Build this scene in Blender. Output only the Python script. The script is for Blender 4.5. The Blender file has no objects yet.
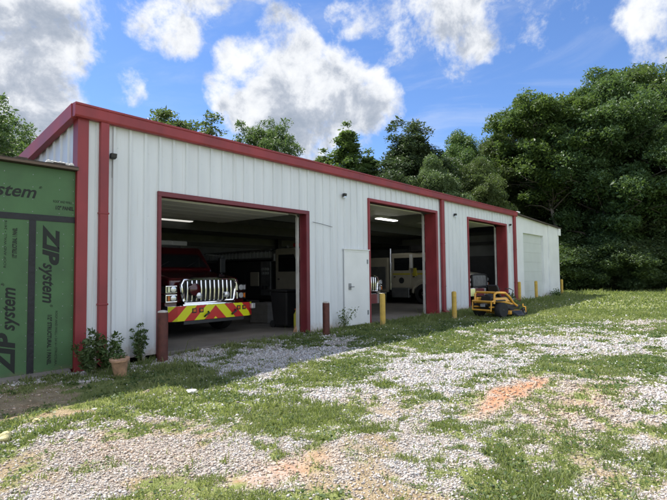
import bpy, bmesh, math, random
import numpy as np
from mathutils import Vector, Matrix, Euler
random.seed(7); rng = np.random.default_rng(11)
sc = bpy.context.scene; COL = sc.collection
PI = math.pi; R = math.radians

# ------------------------------------------------------------------ camera
CAM = Vector((-3.7629, -8.8076, 1.6))
AX_R = Vector((0.6397, -0.7685, -0.0105)).normalized()
AX_U = Vector((-0.0307, -0.0392, 0.9988)); AX_F = Vector((0.768, 0.6386, 0.0487)).normalized()
AX_U = (AX_U - AX_R*AX_U.dot(AX_R)).normalized(); AX_F = AX_U.cross(AX_R).normalized()
FPX = 500.0
def ray(px, py): return AX_R*((px-333.5)/FPX) + AX_U*((250-py)/FPX) + AX_F
def at(px, py, axis=2, val=0.12):
    d = ray(px, py); return CAM + d*((val-CAM[axis])/d[axis])
def at_depth(px, py, Z): return CAM + ray(px, py)*Z
cam = bpy.data.cameras.new('camera'); cam_o = bpy.data.objects.new('camera', cam); COL.objects.link(cam_o)
m = Matrix((( AX_R.x, AX_U.x, -AX_F.x), (AX_R.y, AX_U.y, -AX_F.y), (AX_R.z, AX_U.z, -AX_F.z))).to_4x4()
m.translation = CAM; cam_o.matrix_world = m
cam.sensor_width = 36; cam.lens = 36*FPX/667; cam.clip_start = 0.05; cam.clip_end = 3000
sc.camera = cam_o

# ------------------------------------------------------------------ helpers
def tag(o, label=None, cat=None, group=None, kind=None):
    if label: o['label'] = label
    if cat: o['category'] = cat
    if group: o['group'] = group
    if kind: o['kind'] = kind
    return o
def empty(name, loc=(0,0,0), rz=0, label=None, cat=None, group=None, scale=1):
    o = bpy.data.objects.new(name, None); COL.objects.link(o); o.empty_display_size = .2
    o.location = loc; o.rotation_euler = (0,0,rz); o.scale = (scale,)*3
    return tag(o, label, cat, group)
def copy_tree(o, parent=None):
    c = o.copy(); COL.objects.link(c); c.parent = parent
    for ch in list(o.children): copy_tree(ch, c)
    return c
def arr_mesh(name, verts, loops, totals, mats=(), smooth=False, attrs=None):
    me = bpy.data.meshes.new(name)
    verts = np.asarray(verts, np.float32); loops = np.asarray(loops, np.int32); totals = np.asarray(totals, np.int32)
    me.vertices.add(len(verts)); me.vertices.foreach_set('co', verts.ravel())
    me.loops.add(len(loops)); me.loops.foreach_set('vertex_index', loops)
    me.polygons.add(len(totals)); st = np.zeros(len(totals), np.int32); st[1:] = np.cumsum(totals)[:-1]
    me.polygons.foreach_set('loop_start', st)
    if smooth: me.polygons.foreach_set('use_smooth', np.ones(len(totals), bool))
    for k, a in (attrs or {}).items():
        at_ = me.attributes.new(k, 'FLOAT_COLOR', 'POINT'); at_.data.foreach_set('color', np.asarray(a, np.float32).ravel())
    for mm in mats: me.materials.append(mm)
    me.update(calc_edges=True); me.validate()
    return me
def link(name, me, parent=None):
    o = bpy.data.objects.new(name, me); COL.objects.link(o); o.parent = parent; return o
class MB:
    """collects shapes; build() links them as one mesh object"""
    def __init__(s): s.v = []; s.f = []; s.mi = []
    def poly(s, pts, mi=0):
        n = len(s.v); s.v += [tuple(p) for p in pts]; s.f.append(list(range(n, n+len(pts)))); s.mi.append(mi); return s
    def box(s, a, b, mi=0, rz=0, c=None):
        x0,y0,z0 = a; x1,y1,z1 = b
        P = [(x0,y0,z0),(x1,y0,z0),(x1,y1,z0),(x0,y1,z0),(x0,y0,z1),(x1,y0,z1),(x1,y1,z1),(x0,y1,z1)]
        return s.hull8(P, mi)
    def hull8(s, P, mi=0):
        n = len(s.v); s.v += [tuple(p) for p in P]
        for q in ((0,3,2,1),(4,5,6,7),(0,1,5,4),(1,2,6,5),(2,3,7,6),(3,0,4,7)): s.f.append([n+i for i in q]); s.mi.append(mi)
        return s
    def prism(s, pts, axis, a, b, mi=0):
        """pts: 2-D outline in the two other axes, extruded along axis from a to b"""
        def p3(p, t):
            return {0:(t,p[0],p[1]), 1:(p[0],t,p[1]), 2:(p[0],p[1],t)}[axis]
        n = len(s.v); k = len(pts)
        s.v += [p3(p,a) for p in pts] + [p3(p,b) for p in pts]
        s.f.append([n+i for i in range(k)][::-1]); s.mi.append(mi)
        s.f.append([n+k+i for i in range(k)]); s.mi.append(mi)
        for i in range(k):
            j = (i+1)%k; s.f.append([n+i,n+j,n+k+j,n+k+i]); s.mi.append(mi)
        return s
    def tube(s, pts, r, seg=8, mi=0, closed=False):
        pts = [Vector(p) for p in pts]; rs = r if isinstance(r,(list,tuple)) else [r]*len(pts)
        n0 = len(s.v); K = len(pts); prev = None
        for i,p in enumerate(pts):
            if closed: d = pts[(i+1)%K]-pts[i-1]
            else: d = pts[min(i+1,K-1)]-pts[max(i-1,0)]
            d.normalize()
            u = d.orthogonal().normalized() if prev is None else (prev-d*prev.dot(d)).normalized()
            prev = u; w = d.cross(u)
            for j in range(seg):
                a = 2*PI*j/seg; q = p+(u*math.cos(a)+w*math.sin(a))*rs[i]; s.v.append(tuple(q))
        for i in range(K if closed else K-1):
            i2 = (i+1)%K
            for j in range(seg):
                k = (j+1)%seg; s.f.append([n0+i*seg+j,n0+i*seg+k,n0+i2*seg+k,n0+i2*seg+j]); s.mi.append(mi)
        if not closed:
            s.f.append([n0+j for j in range(seg)][::-1]); s.f.append([n0+(K-1)*seg+j for j in range(seg)]); s.mi += [mi,mi]
        return s
    def lathe(s, prof, c=(0,0,0), axis=2, seg=20, mi=0):
        """prof: (radius, t) pairs round an axis through c"""
        n0 = len(s.v); K = len(prof)
        for (r,t) in prof:
            for j in range(seg):
                a = 2*PI*j/seg; x,y = r*math.cos(a), r*math.sin(a)
                q = {2:(x,y,t),0:(t,x,y),1:(y,t,x)}[axis]
                s.v.append((q[0]+c[0],q[1]+c[1],q[2]+c[2]))
        for i in range(K-1):
            for j in range(seg):
                k = (j+1)%seg; s.f.append([n0+i*seg+j,n0+i*seg+k,n0+(i+1)*seg+k,n0+(i+1)*seg+j]); s.mi.append(mi)
        s.f.append([n0+j for j in range(seg)][::-1]); s.f.append([n0+(K-1)*seg+j for j in range(seg)]); s.mi += [mi,mi]
        return s
    def build(s, name, mats, parent=None, bevel=0, smooth=False, seg=2):
        me = bpy.data.meshes.new(name); me.from_pydata(s.v, [], s.f)
        if not isinstance(mats,(list,tuple)): mats = [mats]
        for x in mats: me.materials.append(x)
        me.polygons.foreach_set('material_index', s.mi)
        bm = bmesh.new(); bm.from_mesh(me); bmesh.ops.recalc_face_normals(bm, faces=bm.faces); bm.to_mesh(me); bm.free()
        if smooth:
            me.polygons.foreach_set('use_smooth', [True]*len(me.polygons)); me.set_sharp_from_angle(angle=R(38))
        o = link(name, me, parent)
        if bevel:
            b = o.modifiers.new('bevel','BEVEL'); b.width = bevel; b.segments = seg; b.limit_method = 'ANGLE'; b.angle_limit = R(30)
        return o

# ------------------------------------------------------------------ materials
def newmat(name):
    mt = bpy.data.materials.new(name); mt.use_nodes = True; nt = mt.node_tree
    return mt, nt, nt.nodes, nt.links, nt.nodes['Principled BSDF']
def ramp(N, stops, interp='LINEAR'):
    r = N.new('ShaderNodeValToRGB'); r.color_ramp.interpolation = interp
    while len(r.color_ramp.elements) < len(stops): r.color_ramp.elements.new(.5)
    for e,(p,c) in zip(r.color_ramp.elements, stops):
        e.position = p; e.color = (*c,1) if len(c)==3 else c
    return r
def mixc(N, L, fac, a, b, mode='MIX'):
    x = N.new('ShaderNodeMix'); x.data_type = 'RGBA'; x.blend_type = mode
    for i,v in ((0,fac),(6,a),(7,b)):
        if hasattr(v,'links'): L.new(v, x.inputs[i])
        elif i==0: x.inputs[0].default_value = v
        else: x.inputs[i].default_value = (*v,1)
    return x.outputs[2]
def M(name, col, rough=.5, metal=0, var=.12, scale=4., bump=0., bscale=40., coat=0, stretch=None, dirt=None, spec=.5, chips=None, streak=0):
    mt,nt,N,L,b = newmat(name)
    tc = N.new('ShaderNodeTexCoord'); vec = tc.outputs['Object']
    if stretch:
        mp = N.new('ShaderNodeMapping'); mp.inputs['Scale'].default_value = stretch; L.new(vec, mp.inputs[0]); vec = mp.outputs[0]
    n = N.new('ShaderNodeTexNoise'); n.inputs['Scale'].default_value = scale; n.inputs['Detail'].default_value = 6; L.new(vec, n.inputs['Vector'])
    lo = tuple(c*(1-var) for c in col); hi = tuple(min(1,c*(1+var)) for c in col)
    r = ramp(N, [(.3,lo),(.7,hi)]); L.new(n.outputs['Fac'], r.inputs[0]); out = r.outputs[0]
    if chips:   # (colour, threshold, scale): knocks and chipped paint
        n4 = N.new('ShaderNodeTexNoise'); n4.inputs['Scale'].default_value = chips[2]; n4.inputs['Detail'].default_value = 8; n4.inputs['Roughness'].default_value = .7; L.new(tc.outputs['Object'], n4.inputs['Vector'])
        m4 = N.new('ShaderNodeMapRange'); m4.inputs[1].default_value = chips[1]; m4.inputs[2].default_value = chips[1]+.03; L.new(n4.outputs['Fac'], m4.inputs[0]); out = mixc(N, L, m4.outputs[0], out, chips[0])
    if streak:  # thin run-down stains
        mp5 = N.new('ShaderNodeMapping'); mp5.inputs['Scale'].default_value = (9,9,.28); L.new(tc.outputs['Object'], mp5.inputs[0])
        n5_ = N.new('ShaderNodeTexNoise'); n5_.inputs['Scale'].default_value = 1.4; n5_.inputs['Detail'].default_value = 6; n5_.inputs['Roughness'].default_value = .65; L.new(mp5.outputs[0], n5_.inputs['Vector'])
        m5 = N.new('ShaderNodeMapRange'); m5.inputs[1].default_value = .56; m5.inputs[2].default_value = .74; m5.inputs[4].default_value = streak; L.new(n5_.outputs['Fac'], m5.inputs[0]); out = mixc(N, L, m5.outputs[0], out, (.42,.39,.34))
    if dirt:   # (colour, z0, z1): splashed dirt with a ragged edge near the ground
        dc, z0, z1 = dirt
        sx = N.new('ShaderNodeSeparateXYZ'); L.new(tc.outputs['Object'], sx.inputs[0])
        n2 = N.new('ShaderNodeTexNoise'); n2.inputs['Scale'].default_value = 7; n2.inputs['Detail'].default_value = 8; n2.inputs['Roughness'].default_value = .7
        L.new(tc.outputs['Object'], n2.inputs['Vector'])
        ad = N.new('ShaderNodeMath'); ad.operation = 'MULTIPLY_ADD'; L.new(n2.outputs['Fac'], ad.inputs[0]); ad.inputs[1].default_value = (z1-z0)*1.6; L.new(sx.outputs[2], ad.inputs[2])
        mr = N.new('ShaderNodeMapRange'); mr.inputs[1].default_value = z0+(z1-z0)*.8; mr.inputs[2].default_value = z1+(z1-z0)*.8; mr.inputs[3].default_value = .85; mr.inputs[4].default_value = 0
        L.new(ad.outputs[0], mr.inputs[0]); out = mixc(N, L, mr.outputs[0], out, dc)
    L.new(out, b.inputs['Base Color'])
    b.inputs['Metallic'].default_value = metal; b.inputs['Roughness'].default_value = rough; b.inputs['Coat Weight'].default_value = coat
    b.inputs['Specular IOR Level'].default_value = spec
    rr = N.new('ShaderNodeMapRange'); rr.inputs[3].default_value = max(.02,rough*.8); rr.inputs[4].default_value = min(1,rough*1.25); L.new(n.outputs['Fac'], rr.inputs[0]); L.new(rr.outputs[0], b.inputs['Roughness'])
    if bump:
        n3 = N.new('ShaderNodeTexNoise'); n3.inputs['Scale'].default_value = bscale; n3.inputs['Detail'].default_value = 5; L.new(vec, n3.inputs['Vector'])
        bp = N.new('ShaderNodeBump'); bp.inputs['Strength'].default_value = bump; bp.inputs['Distance'].default_value = .02
        L.new(n3.outputs['Fac'], bp.inputs['Height']); L.new(bp.outputs[0], b.inputs['Normal'])
    return mt
def emis(name, col, s):
    mt,nt,N,L,b = newmat(name); b.inputs['Emission Color'].default_value = (*col,1); b.inputs['Emission Strength'].default_value = s
    b.inputs['Base Color'].default_value = (.8,.8,.8,1); return mt
MT = {}
MT['wall'] = M('white_steel', (.655,.69,.72), .42, var=.06, scale=1.3, bump=.12, bscale=3, stretch=(2.2,2.2,.35), dirt=((.33,.2,.11),.0,.34), streak=.4)
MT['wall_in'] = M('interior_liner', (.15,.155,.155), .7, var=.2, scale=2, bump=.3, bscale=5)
MT['annex'] = M('annex_white', (.74,.765,.78), .45, var=.05, scale=1.5, bump=.08, bscale=4, dirt=((.34,.28,.2),.15,.5))
MT['red'] = M('red_trim', (.245,.03,.036), .45, var=.22, scale=2.5, stretch=(1,1,.5), bump=.1, bscale=4, chips=((.42,.2,.2),.7,5))
MT['maroon'] = M('maroon_trim', (.15,.02,.028), .42, var=.15, scale=3)
MT['rust'] = M('brown_bollard', (.095,.028,.02), .6, var=.35, scale=9, bump=.3, bscale=60, chips=((.2,.16,.14),.66,11))
MT['yellow'] = M('yellow_bollard', (.56,.37,.07), .55, var=.16, scale=7, bump=.2, bscale=50, dirt=((.25,.2,.12),.0,.2), chips=((.2,.13,.06),.66,9))
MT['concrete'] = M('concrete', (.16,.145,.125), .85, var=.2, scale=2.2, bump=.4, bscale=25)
MT['cap'] = M('concrete_cap', (.5,.48,.44), .9, var=.2, scale=20, bump=.5, bscale=60)
MT['zip'] = M('green_sheathing', (.062,.138,.056), .62, var=.2, scale=1.6, chips=((.12,.17,.1),.7,6), bump=.1, bscale=90, dirt=((.16,.13,.08),-.02,.14))
MT['tape'] = M('black_tape', (.01,.011,.014), .55, var=.5, scale=5, bump=.5, bscale=12)
MT['ink'] = M('black_ink', (.012,.016,.013), .7, var=.3, scale=30)
MT['dark'] = M('dark_steel', (.03,.031,.034), .5, var=.25)
MT['steel'] = M('grey_steel', (.25,.26,.27), .45, metal=.6, var=.2)
MT['galv'] = M('pale_track', (.6,.6,.58), .45, metal=.2, var=.15)
MT['chrome'] = M('chrome', (.85,.86,.88), .09, metal=1, var=.03)
MT['engine_red'] = M('engine_red', (.065,.005,.008), .18, var=.08, coat=.6)
MT['truck_white'] = M('truck_white', (.46,.43,.34), .3, var=.06, coat=.4, dirt=((.3,.26,.2),.3,.8))
MT['rubber'] = M('rubber', (.018,.018,.019), .8, var=.3, scale=12, bump=.3, bscale=40)
MT['lens'] = M('lamp_glass', (.75,.77,.8), .06, var=.06, metal=.5)
MT['amber'] = M('amber_lens', (.6,.16,.02), .2)
MT['redlens'] = M('red_lens', (.4,.01,.01), .15)
MT['glass'] = M('dark_glass', (.015,.018,.02), .04, var=.1, spec=.8)
MT['shingle'] = M('roof_edge', (.06,.045,.038), .9, var=.4, scale=14, bump=.6, bscale=30)
MT['wood'] = M('raw_wood', (.32,.23,.15), .8, var=.25, scale=8, stretch=(1,1,6))
MT['roofmetal'] = M('roof_metal', (.5,.5,.5), .4, metal=.5, var=.12)
MT['mow_yellow'] = M('mower_yellow', (.72,.37,.05), .35, var=.08, coat=.3)
MT['black'] = M('black_plastic', (.02,.02,.021), .42, var=.2)
MT['basket'] = M('terracotta_tan', (.42,.25,.15), .8, var=.35, scale=9, bump=.4, bscale=30)
MT['limestone'] = M('white_stone', (.62,.6,.55), .85, var=.2, scale=14, bump=.5, bscale=30)
MT['yellowstone'] = M('pale_yellow_stone', (.62,.55,.28), .8, var=.25, scale=14, bump=.5, bscale=30)
MT['card'] = M('grey_card', (.16,.15,.135), .8, var=.2)
MT['orange'] = M('orange_paint', (.6,.16,.05), .5)
MT['yel_line'] = M('yellow_stripe', (.5,.45,.05), .4)
MT['door_panel'] = M('door_white', (.72,.74,.74), .45, var=.05, scale=2)
MT['annex_door'] = M('annex_door_white', (.57,.61,.595), .45, var=.04, scale=2)
MT['bark'] = M('bark', (.095,.08,.065), .9, var=.4, scale=5, stretch=(3,3,.6), bump=.8, bscale=14)
MT['palebark'] = M('pale_bark', (.22,.195,.165), .9, var=.3, scale=4, stretch=(3,3,.6), bump=.8, bscale=12)
MT['lit'] = emis('lit_tube', (1,.97,.9), 3)
MT['dimlit'] = emis('dim_tube', (1,.97,.9), .4)

def chevron_mat():
    mt,nt,N,L,b = newmat('chevron_sheeting')
    tc = N.new('ShaderNodeTexCoord'); s = N.new('ShaderNodeSeparateXYZ'); L.new(tc.outputs['Object'], s.inputs[0])
    ab = N.new('ShaderNodeMath'); ab.operation = 'ABSOLUTE'; L.new(s.outputs[0], ab.inputs[0])
    ml = N.new('ShaderNodeMath'); ml.operation = 'ADD'; L.new(ab.outputs[0], ml.inputs[0]); L.new(s.outputs[2], ml.inputs[1])
    of = N.new('ShaderNodeMath'); of.operation = 'SUBTRACT'; L.new(ml.outputs[0], of.inputs[0]); of.inputs[1].default_value = .75-.27
    dv = N.new('ShaderNodeMath'); dv.operation = 'DIVIDE'; L.new(of.outputs[0], dv.inputs[0]); dv.inputs[1].default_value = .56
    fr = N.new('ShaderNodeMath'); fr.operation = 'FRACT'; L.new(dv.outputs[0], fr.inputs[0])
    lt = N.new('ShaderNodeMath'); lt.operation = 'LESS_THAN'; L.new(fr.outputs[0], lt.inputs[0]); lt.inputs[1].default_value = .49
    L.new(mixc(N, L, lt.outputs[0], (.72,.75,.02), (.55,.03,.03)), b.inputs['Base Color']); b.inputs['Roughness'].default_value = .25
    return mt
MT['chevron'] = chevron_mat()

def leaf_mat(name, dark, light, trans=(.16,.25,.03), tf=.38):
    mt,nt,N,L,b = newmat(name)
    a = N.new('ShaderNodeAttribute'); a.attribute_name = 'tint'
    r = ramp(N, [(0,dark),(1,light)]); L.new(a.outputs['Fac'], r.inputs[0])
    oi = N.new('ShaderNodeObjectInfo'); hs = N.new('ShaderNodeHueSaturation')
    for i_,(lo_,hi_) in ((0,(.485,.525)),(1,(.78,1.0)),(2,(.8,1.15))):
        mr_ = N.new('ShaderNodeMapRange'); mr_.inputs[3].default_value = lo_; mr_.inputs[4].default_value = hi_
        wn = N.new('ShaderNodeMath'); wn.operation = 'FRACT'; ml_ = N.new('ShaderNodeMath'); ml_.operation = 'MULTIPLY'; ml_.inputs[1].default_value = 1+i_*7.31; L.new(oi.outputs['Random'], ml_.inputs[0]); L.new(ml_.outputs[0], wn.inputs[0]); L.new(wn.outputs[0], mr_.inputs[0]); L.new(mr_.outputs[0], hs.inputs[i_])
    L.new(r.outputs[0], hs.inputs['Color']); r = hs
    L.new(r.outputs[0], b.inputs['Base Color']); b.inputs['Roughness'].default_value = .5; b.inputs['Specular IOR Level'].default_value = .35
    t = N.new('ShaderNodeBsdfTranslucent'); L.new(mixc(N, L, .5, r.outputs[0], trans), t.inputs[0])
    mx = N.new('ShaderNodeMixShader'); mx.inputs[0].default_value = tf
    L.new(b.outputs[0], mx.inputs[1]); L.new(t.outputs[0], mx.inputs[2]); L.new(mx.outputs[0], N['Material Output'].inputs[0])
    return mt
MT['leaf'] = leaf_mat('oak_leaf', (.05,.095,.03), (.125,.185,.05))
MT['leaf2'] = leaf_mat('light_leaf', (.07,.125,.035), (.15,.21,.065))
MT['leaf3'] = leaf_mat('pine_leaf', (.045,.085,.036), (.10,.145,.055), (.06,.1,.02))
MT['weed'] = leaf_mat('weed_leaf', (.05,.10,.025), (.13,.2,.055))
MT['blade'] = leaf_mat('grass_blade', (.125,.19,.036), (.38,.39,.13), (.34,.42,.07), .45)

# ------------------------------------------------------------------ noise and terrain
def _hash(ix, iy, seed):
    h = (ix.astype(np.int64)*374761393 + iy.astype(np.int64)*668265263 + seed*2147483647) & 0xffffffff
    h = ((h ^ (h>>13))*1274126177) & 0xffffffff; h = h ^ (h>>16)
    return (h & 0xffff)/65535.
def vnoise(x, y, seed=0):
    ix = np.floor(x); iy = np.floor(y); fx = x-ix; fy = y-iy
    fx = fx*fx*(3-2*fx); fy = fy*fy*(3-2*fy)
    a=_hash(ix,iy,seed); b=_hash(ix+1,iy,seed); c=_hash(ix,iy+1,seed); d=_hash(ix+1,iy+1,seed)
    return (a*(1-fx)+b*fx)*(1-fy)+(c*(1-fx)+d*fx)*fy
def fbm(x, y, seed=0, o=4, per=.5):
    s=0; amp=1; t=0
    for i in range(o):
        s = s+amp*vnoise(x*2**i+17.3*i, y*2**i-9.1*i, seed+i); t += amp; amp *= per
    return s/t
sm = lambda t: (lambda u: u*u*(3-2*u))(np.clip(t,0,1))
SLAB = .12
def terrain(x, y):
    x = np.asarray(x,float); y = np.asarray(y,float)
    z = .10*sm(x/3.5) + .10*sm((x-12)/12) + .12*sm((x-30)/40)
    z = z + (fbm(x*.5,y*.5,3)-.5)*.07*sm((-.6-y)/1.5 + 0*x) + (fbm(x*2.2,y*2.2,5)-.5)*.025*sm((-.3-y)/1.)
    ins = (x>-.0)&(x<20.7)&(y>-.02)&(y<10.1)
    return np.where(ins, np.minimum(z,.0), z)
def tz(x, y): return float(terrain(np.array([x]),np.array([y]))[0])

# where grass, orange clay, tan dirt and bare gravel lie (blobs set on the ground, then broken up by noise)
_A = np.array([AX_R[:],AX_U[:],AX_F[:]])
def to_px(x, y, z):
    v = np.stack([x-CAM.x, y-CAM.y, z-CAM.z],-1); c = v@_A.T
    w = np.maximum(c[...,2],.3); return 333.5+FPX*c[...,0]/w, 250-FPX*c[...,1]/w, c[...,2]
GR = [  # px, py, rx, ry, weight (+grass, -gravel)
 (200,396,120,20,.75),(300,405,60,22,.25),(120,400,60,14,.25),(345,368,55,14,.5),(20,460,35,45,.25),(70,470,50,30,.05),
 (150,446,110,30,-.8),(60,470,60,22,-.25),(95,500,80,25,-.3),(255,440,60,22,-.35),(275,352,70,13,-.75),(262,384,42,15,-.55),(330,392,45,12,-.35),(215,372,30,7,.1),
 (230,362,45,5,.45),(275,350,30,5,.55),(310,345,22,4,.3),(310,425,70,12,.15),(300,412,40,8,.45),
 (430,320,70,12,.9),(380,332,50,9,.7),(460,340,70,11,.55),(540,318,60,9,1.0),(620,305,80,16,1.1),(500,330,60,4,-.25),
 (440,378,60,16,-.65),(395,408,70,20,-.5),(400,365,50,8,-.4),(480,357,60,9,-.45),(430,392,22,8,.65),(405,402,16,6,.45),(470,398,18,7,.45),
 (540,341,70,5,-.8),(470,332,40,3,-.6),(600,352,60,6,-.65),(640,345,50,6,-.6),(605,322,40,3,-.7),(640,321,30,3,-.5),(560,313,14,2,-.5),
 (620,368,60,13,.5),(560,368,25,6,.3),(590,395,60,18,-.25),(650,405,35,25,-.3),(560,440,70,30,-.1),(470,455,60,35,-.05),(420,470,60,30,-.3),
 (350,470,60,30,-.35),(620,470,60,35,-.1),(570,455,110,45,.16),(235,358,80,10,-.5),(330,345,35,6,-.35),(30,403,65,9,-.55),(500,480,30,12,.06),(640,440,30,10,.1),(395,440,22,8,.2),
 (40,385,60,12,-.35),(160,372,50,8,.35),(110,378,30,6,.4),(480,312,60,4,.4)]
CL = [(540,379,15,5,1.),(527,385,17,5,1.),(514,391,18,5.5,1.),(500,398,18,5.5,1.),(487,405,18,5,.9),(474,412,16,4,.6),(285,462,40,9,.75),(250,475,30,8,.6),(325,449,26,7,.55),(590,395,35,14,.35),(345,405,20,5,.12),
      (560,420,40,22,.3),(140,445,90,20,.14),(90,440,60,14,.12),(420,425,50,12,.2),(30,402,40,6,.4)]
DT = [(30,404,60,9,1.),(0,395,40,14,.8),(60,388,60,10,.9),(150,378,60,9,.6),(620,390,50,14,.5),(100,400,40,8,.3),(130,380,40,10,.5),(640,325,30,6,.5),(540,405,50,14,.4)]
def masks(x, y):
    x = np.asarray(x,float); y = np.asarray(y,float)
    px,py,d = to_px(x,y,terrain(x,y)*.4+.06)
    inv = (d>.8)
    def blobs(Ls):
        s = np.zeros_like(x)
        for (a,b,rx,ry,w) in Ls:
            q = ((px-a)/rx)**2+((py-b)/ry)**2
            s += w*np.exp(-q*1.1)
        return np.where(inv, s, 0)
    far = sm((np.hypot(x-CAM.x,y-CAM.y)-17)/10)
    n1 = fbm(x*.8,y*.8,21,5,.6); n2 = fbm(x*3.1,y*3.1,31,4,.6)
    n3 = fbm(x*1.9,y*1.9,41,4,.6); n4 = fbm(x*7.,y*7.,51,3,.6)
    g = .66 + .8*blobs(GR) + (n1-.5)*.6 + (n3-.5)*1.0 + (n2-.5)*1.35 + (n4-.5)*1.25 + far*.35
    tz_=sm((fbm(x*4.3+3,y*4.3,63,3,.6)-.57)/.07)*(.35+.65*sm((fbm(x*.6,y*.6,64,3)-.35)/.2)); g = g + .36*tz_*sm((16-np.hypot(x-CAM.x,y-CAM.y))/5)
    g = np.where(y>9, 1., g); g = np.where(x>30, np.maximum(g,.9), g)
    px = px+(n3-.5)*34+(n2-.5)*14; py = py+(n2-.5)*13+(n4-.5)*4
    c = .85*blobs(CL)*(.1+n2*1.0+n4*.8); t = blobs(DT)*(.4+n1*1.1) + .75*sm((fbm(x*1.3,y*1.3,61,4,.6)-.46)/.2)*sm((8.5-np.hypot(x-CAM.x,y-CAM.y))/4)
    g = g*(1-.75*np.clip(c*1.3-.15,0,1))
    return np.clip(g,0,1), np.clip(c,0,1), np.clip(t,0,1)
WM = [(140,450,110,40,.9),(60,470,60,40,.5),(280,465,60,25,.6),(560,420,70,35,.6),(590,385,50,14,.4),(480,470,90,35,.45),(600,470,80,40,.4),(640,330,40,8,.4),(30,400,50,12,.6),(345,440,40,15,.3)]
def warmth(x,y):
    px,py,d=to_px(x,y,np.full_like(x,.04)); w=np.zeros_like(x)
    for a,b,rx,ry,k in WM: w+=k*np.exp(-(((px-a)/rx)**2+((py-b)/ry)**2)*1.1)
    return np.where(d>.8,w,.3)

# ------------------------------------------------------------------ ground sheet
def axis_pts(a, b, step, lo, hi):
    c = list(np.arange(a, b, step)); p = []; s = step; t = b
    while t < hi: p.append(t); s *= 1.22; t += s
    q = []; s = step; t = a
    while True:
        s *= 1.22; t -= s
        if t < lo: break
        q.append(t)
    return np.array(q[::-1]+c+p)
gx = axis_pts(-9,32,.11,-500,700); gy = axis_pts(-9.02,.4,.08,-500,500)
X,Y = np.meshgrid(gx,gy,indexing='ij'); Z = terrain(X,Y); g,c,t = masks(X,Y)
nx,ny = X.shape; idx = np.arange(nx*ny).reshape(nx,ny)
q = np.stack([idx[:-1,:-1],idx[1:,:-1],idx[1:,1:],idx[:-1,1:]],-1).reshape(-1,4)
def ground_mat():
    mt,nt,N,L,b = newmat('ground_gravel_and_turf')
    tc = N.new('ShaderNodeTexCoord'); P = tc.outputs['Object']
    a = N.new('ShaderNodeAttribute'); a.attribute_name = 'mask'; sp = N.new('ShaderNodeSeparateColor'); L.new(a.outputs['Color'], sp.inputs[0])
    def noise(s, d=5, ro=.6):
        n = N.new('ShaderNodeTexNoise'); n.inputs['Scale'].default_value = s; n.inputs['Detail'].default_value = d; n.inputs['Roughness'].default_value = ro; L.new(P, n.inputs['Vector']); return n.outputs['Fac']
    vo = N.new('ShaderNodeTexVoronoi'); vo.inputs['Scale'].default_value = 48; L.new(P, vo.inputs['Vector'])
    vc = N.new('ShaderNodeSeparateColor'); L.new(vo.outputs['Color'], vc.inputs[0])
    gr = ramp(N, [(0,(.27,.235,.195)),(.5,(.42,.385,.34)),(1,(.60,.575,.54))]); L.new(vc.outputs[0], gr.inputs[0])
    pk = ramp(N, [(.45,(1,1,1)),(.9,(1.0,.86,.76))]); L.new(vc.outputs[1], pk.inputs[0])
    col = mixc(N, L, .7, gr.outputs[0], pk.outputs[0], 'MULTIPLY')
    dirt = ramp(N, [(.3,(.29,.215,.125)),(.7,(.47,.375,.235))]); L.new(noise(6), dirt.inputs[0])
    fine = noise(45,6,.7)
    def fac(ch, lo, hi, k):
        ad = N.new('ShaderNodeMath'); ad.operation = 'MULTIPLY_ADD'; L.new(fine, ad.inputs[0]); ad.inputs[1].default_value = k; L.new(ch, ad.inputs[2])
        mr = N.new('ShaderNodeMapRange'); mr.interpolation_type = 'SMOOTHSTEP'; mr.inputs[1].default_value = lo+k*.5; mr.inputs[2].default_value = hi+k*.5; L.new(ad.outputs[0], mr.inputs[0]); return mr.outputs[0]
    col = mixc(N, L, fac(sp.outputs[2],.25,.75,.7), col, dirt.outputs[0])
    clay = ramp(N, [(.3,(.36,.17,.09)),(.7,(.50,.28,.165))]); L.new(noise(9), clay.inputs[0])
    col = mixc(N, L, fac(sp.outputs[1],.08,.95,.9), col, clay.outputs[0])
    soil = ramp(N, [(.25,(.16,.20,.06)),(.55,(.24,.27,.09)),(.8,(.36,.32,.15))]); L.new(noise(2.2,8,.7), soil.inputs[0])
    col = mixc(N, L, fac(sp.outputs[0],.42,.85,.9), col, soil.outputs[0])
    L.new(col, b.inputs['Base Color']); b.inputs['Roughness'].default_value = .95; b.inputs['Specular IOR Level'].default_value = .15
    bp = N.new('ShaderNodeBump'); bp.inputs['Strength'].default_value = .9; bp.inputs['Distance'].default_value = .025; bp.invert = True
    bs=N.new('ShaderNodeMapRange'); bs.inputs[1].default_value=.1; bs.inputs[2].default_value=.5; bs.inputs[3].default_value=.9; bs.inputs[4].default_value=.08; L.new(sp.outputs[1],bs.inputs[0]); L.new(bs.outputs[0],bp.inputs['Strength'])
    L.new(vo.outputs['Distance'], bp.inputs['Height'])
    bp2 = N.new('ShaderNodeBump'); bp2.inputs['Strength'].default_value = .6; bp2.inputs['Distance'].default_value = .03; L.new(fine, bp2.inputs['Height']); L.new(bp.outputs[0], bp2.inputs['Normal'])
    L.new(bp2.outputs[0], b.inputs['Normal'])
    return mt
me = arr_mesh('ground', np.stack([X,Y,Z],-1).reshape(-1,3), q.ravel(), np.full(len(q),4), [ground_mat()], True, {'mask':np.stack([g,c,t,np.ones_like(g)],-1).reshape(-1,4)})
tag(link('ground', me), kind='structure')
tag(MB().box((.12,.0,-.1),(20.62,10.0,SLAB)).build('floor', MT['concrete'], bevel=.01), kind='structure')

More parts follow.
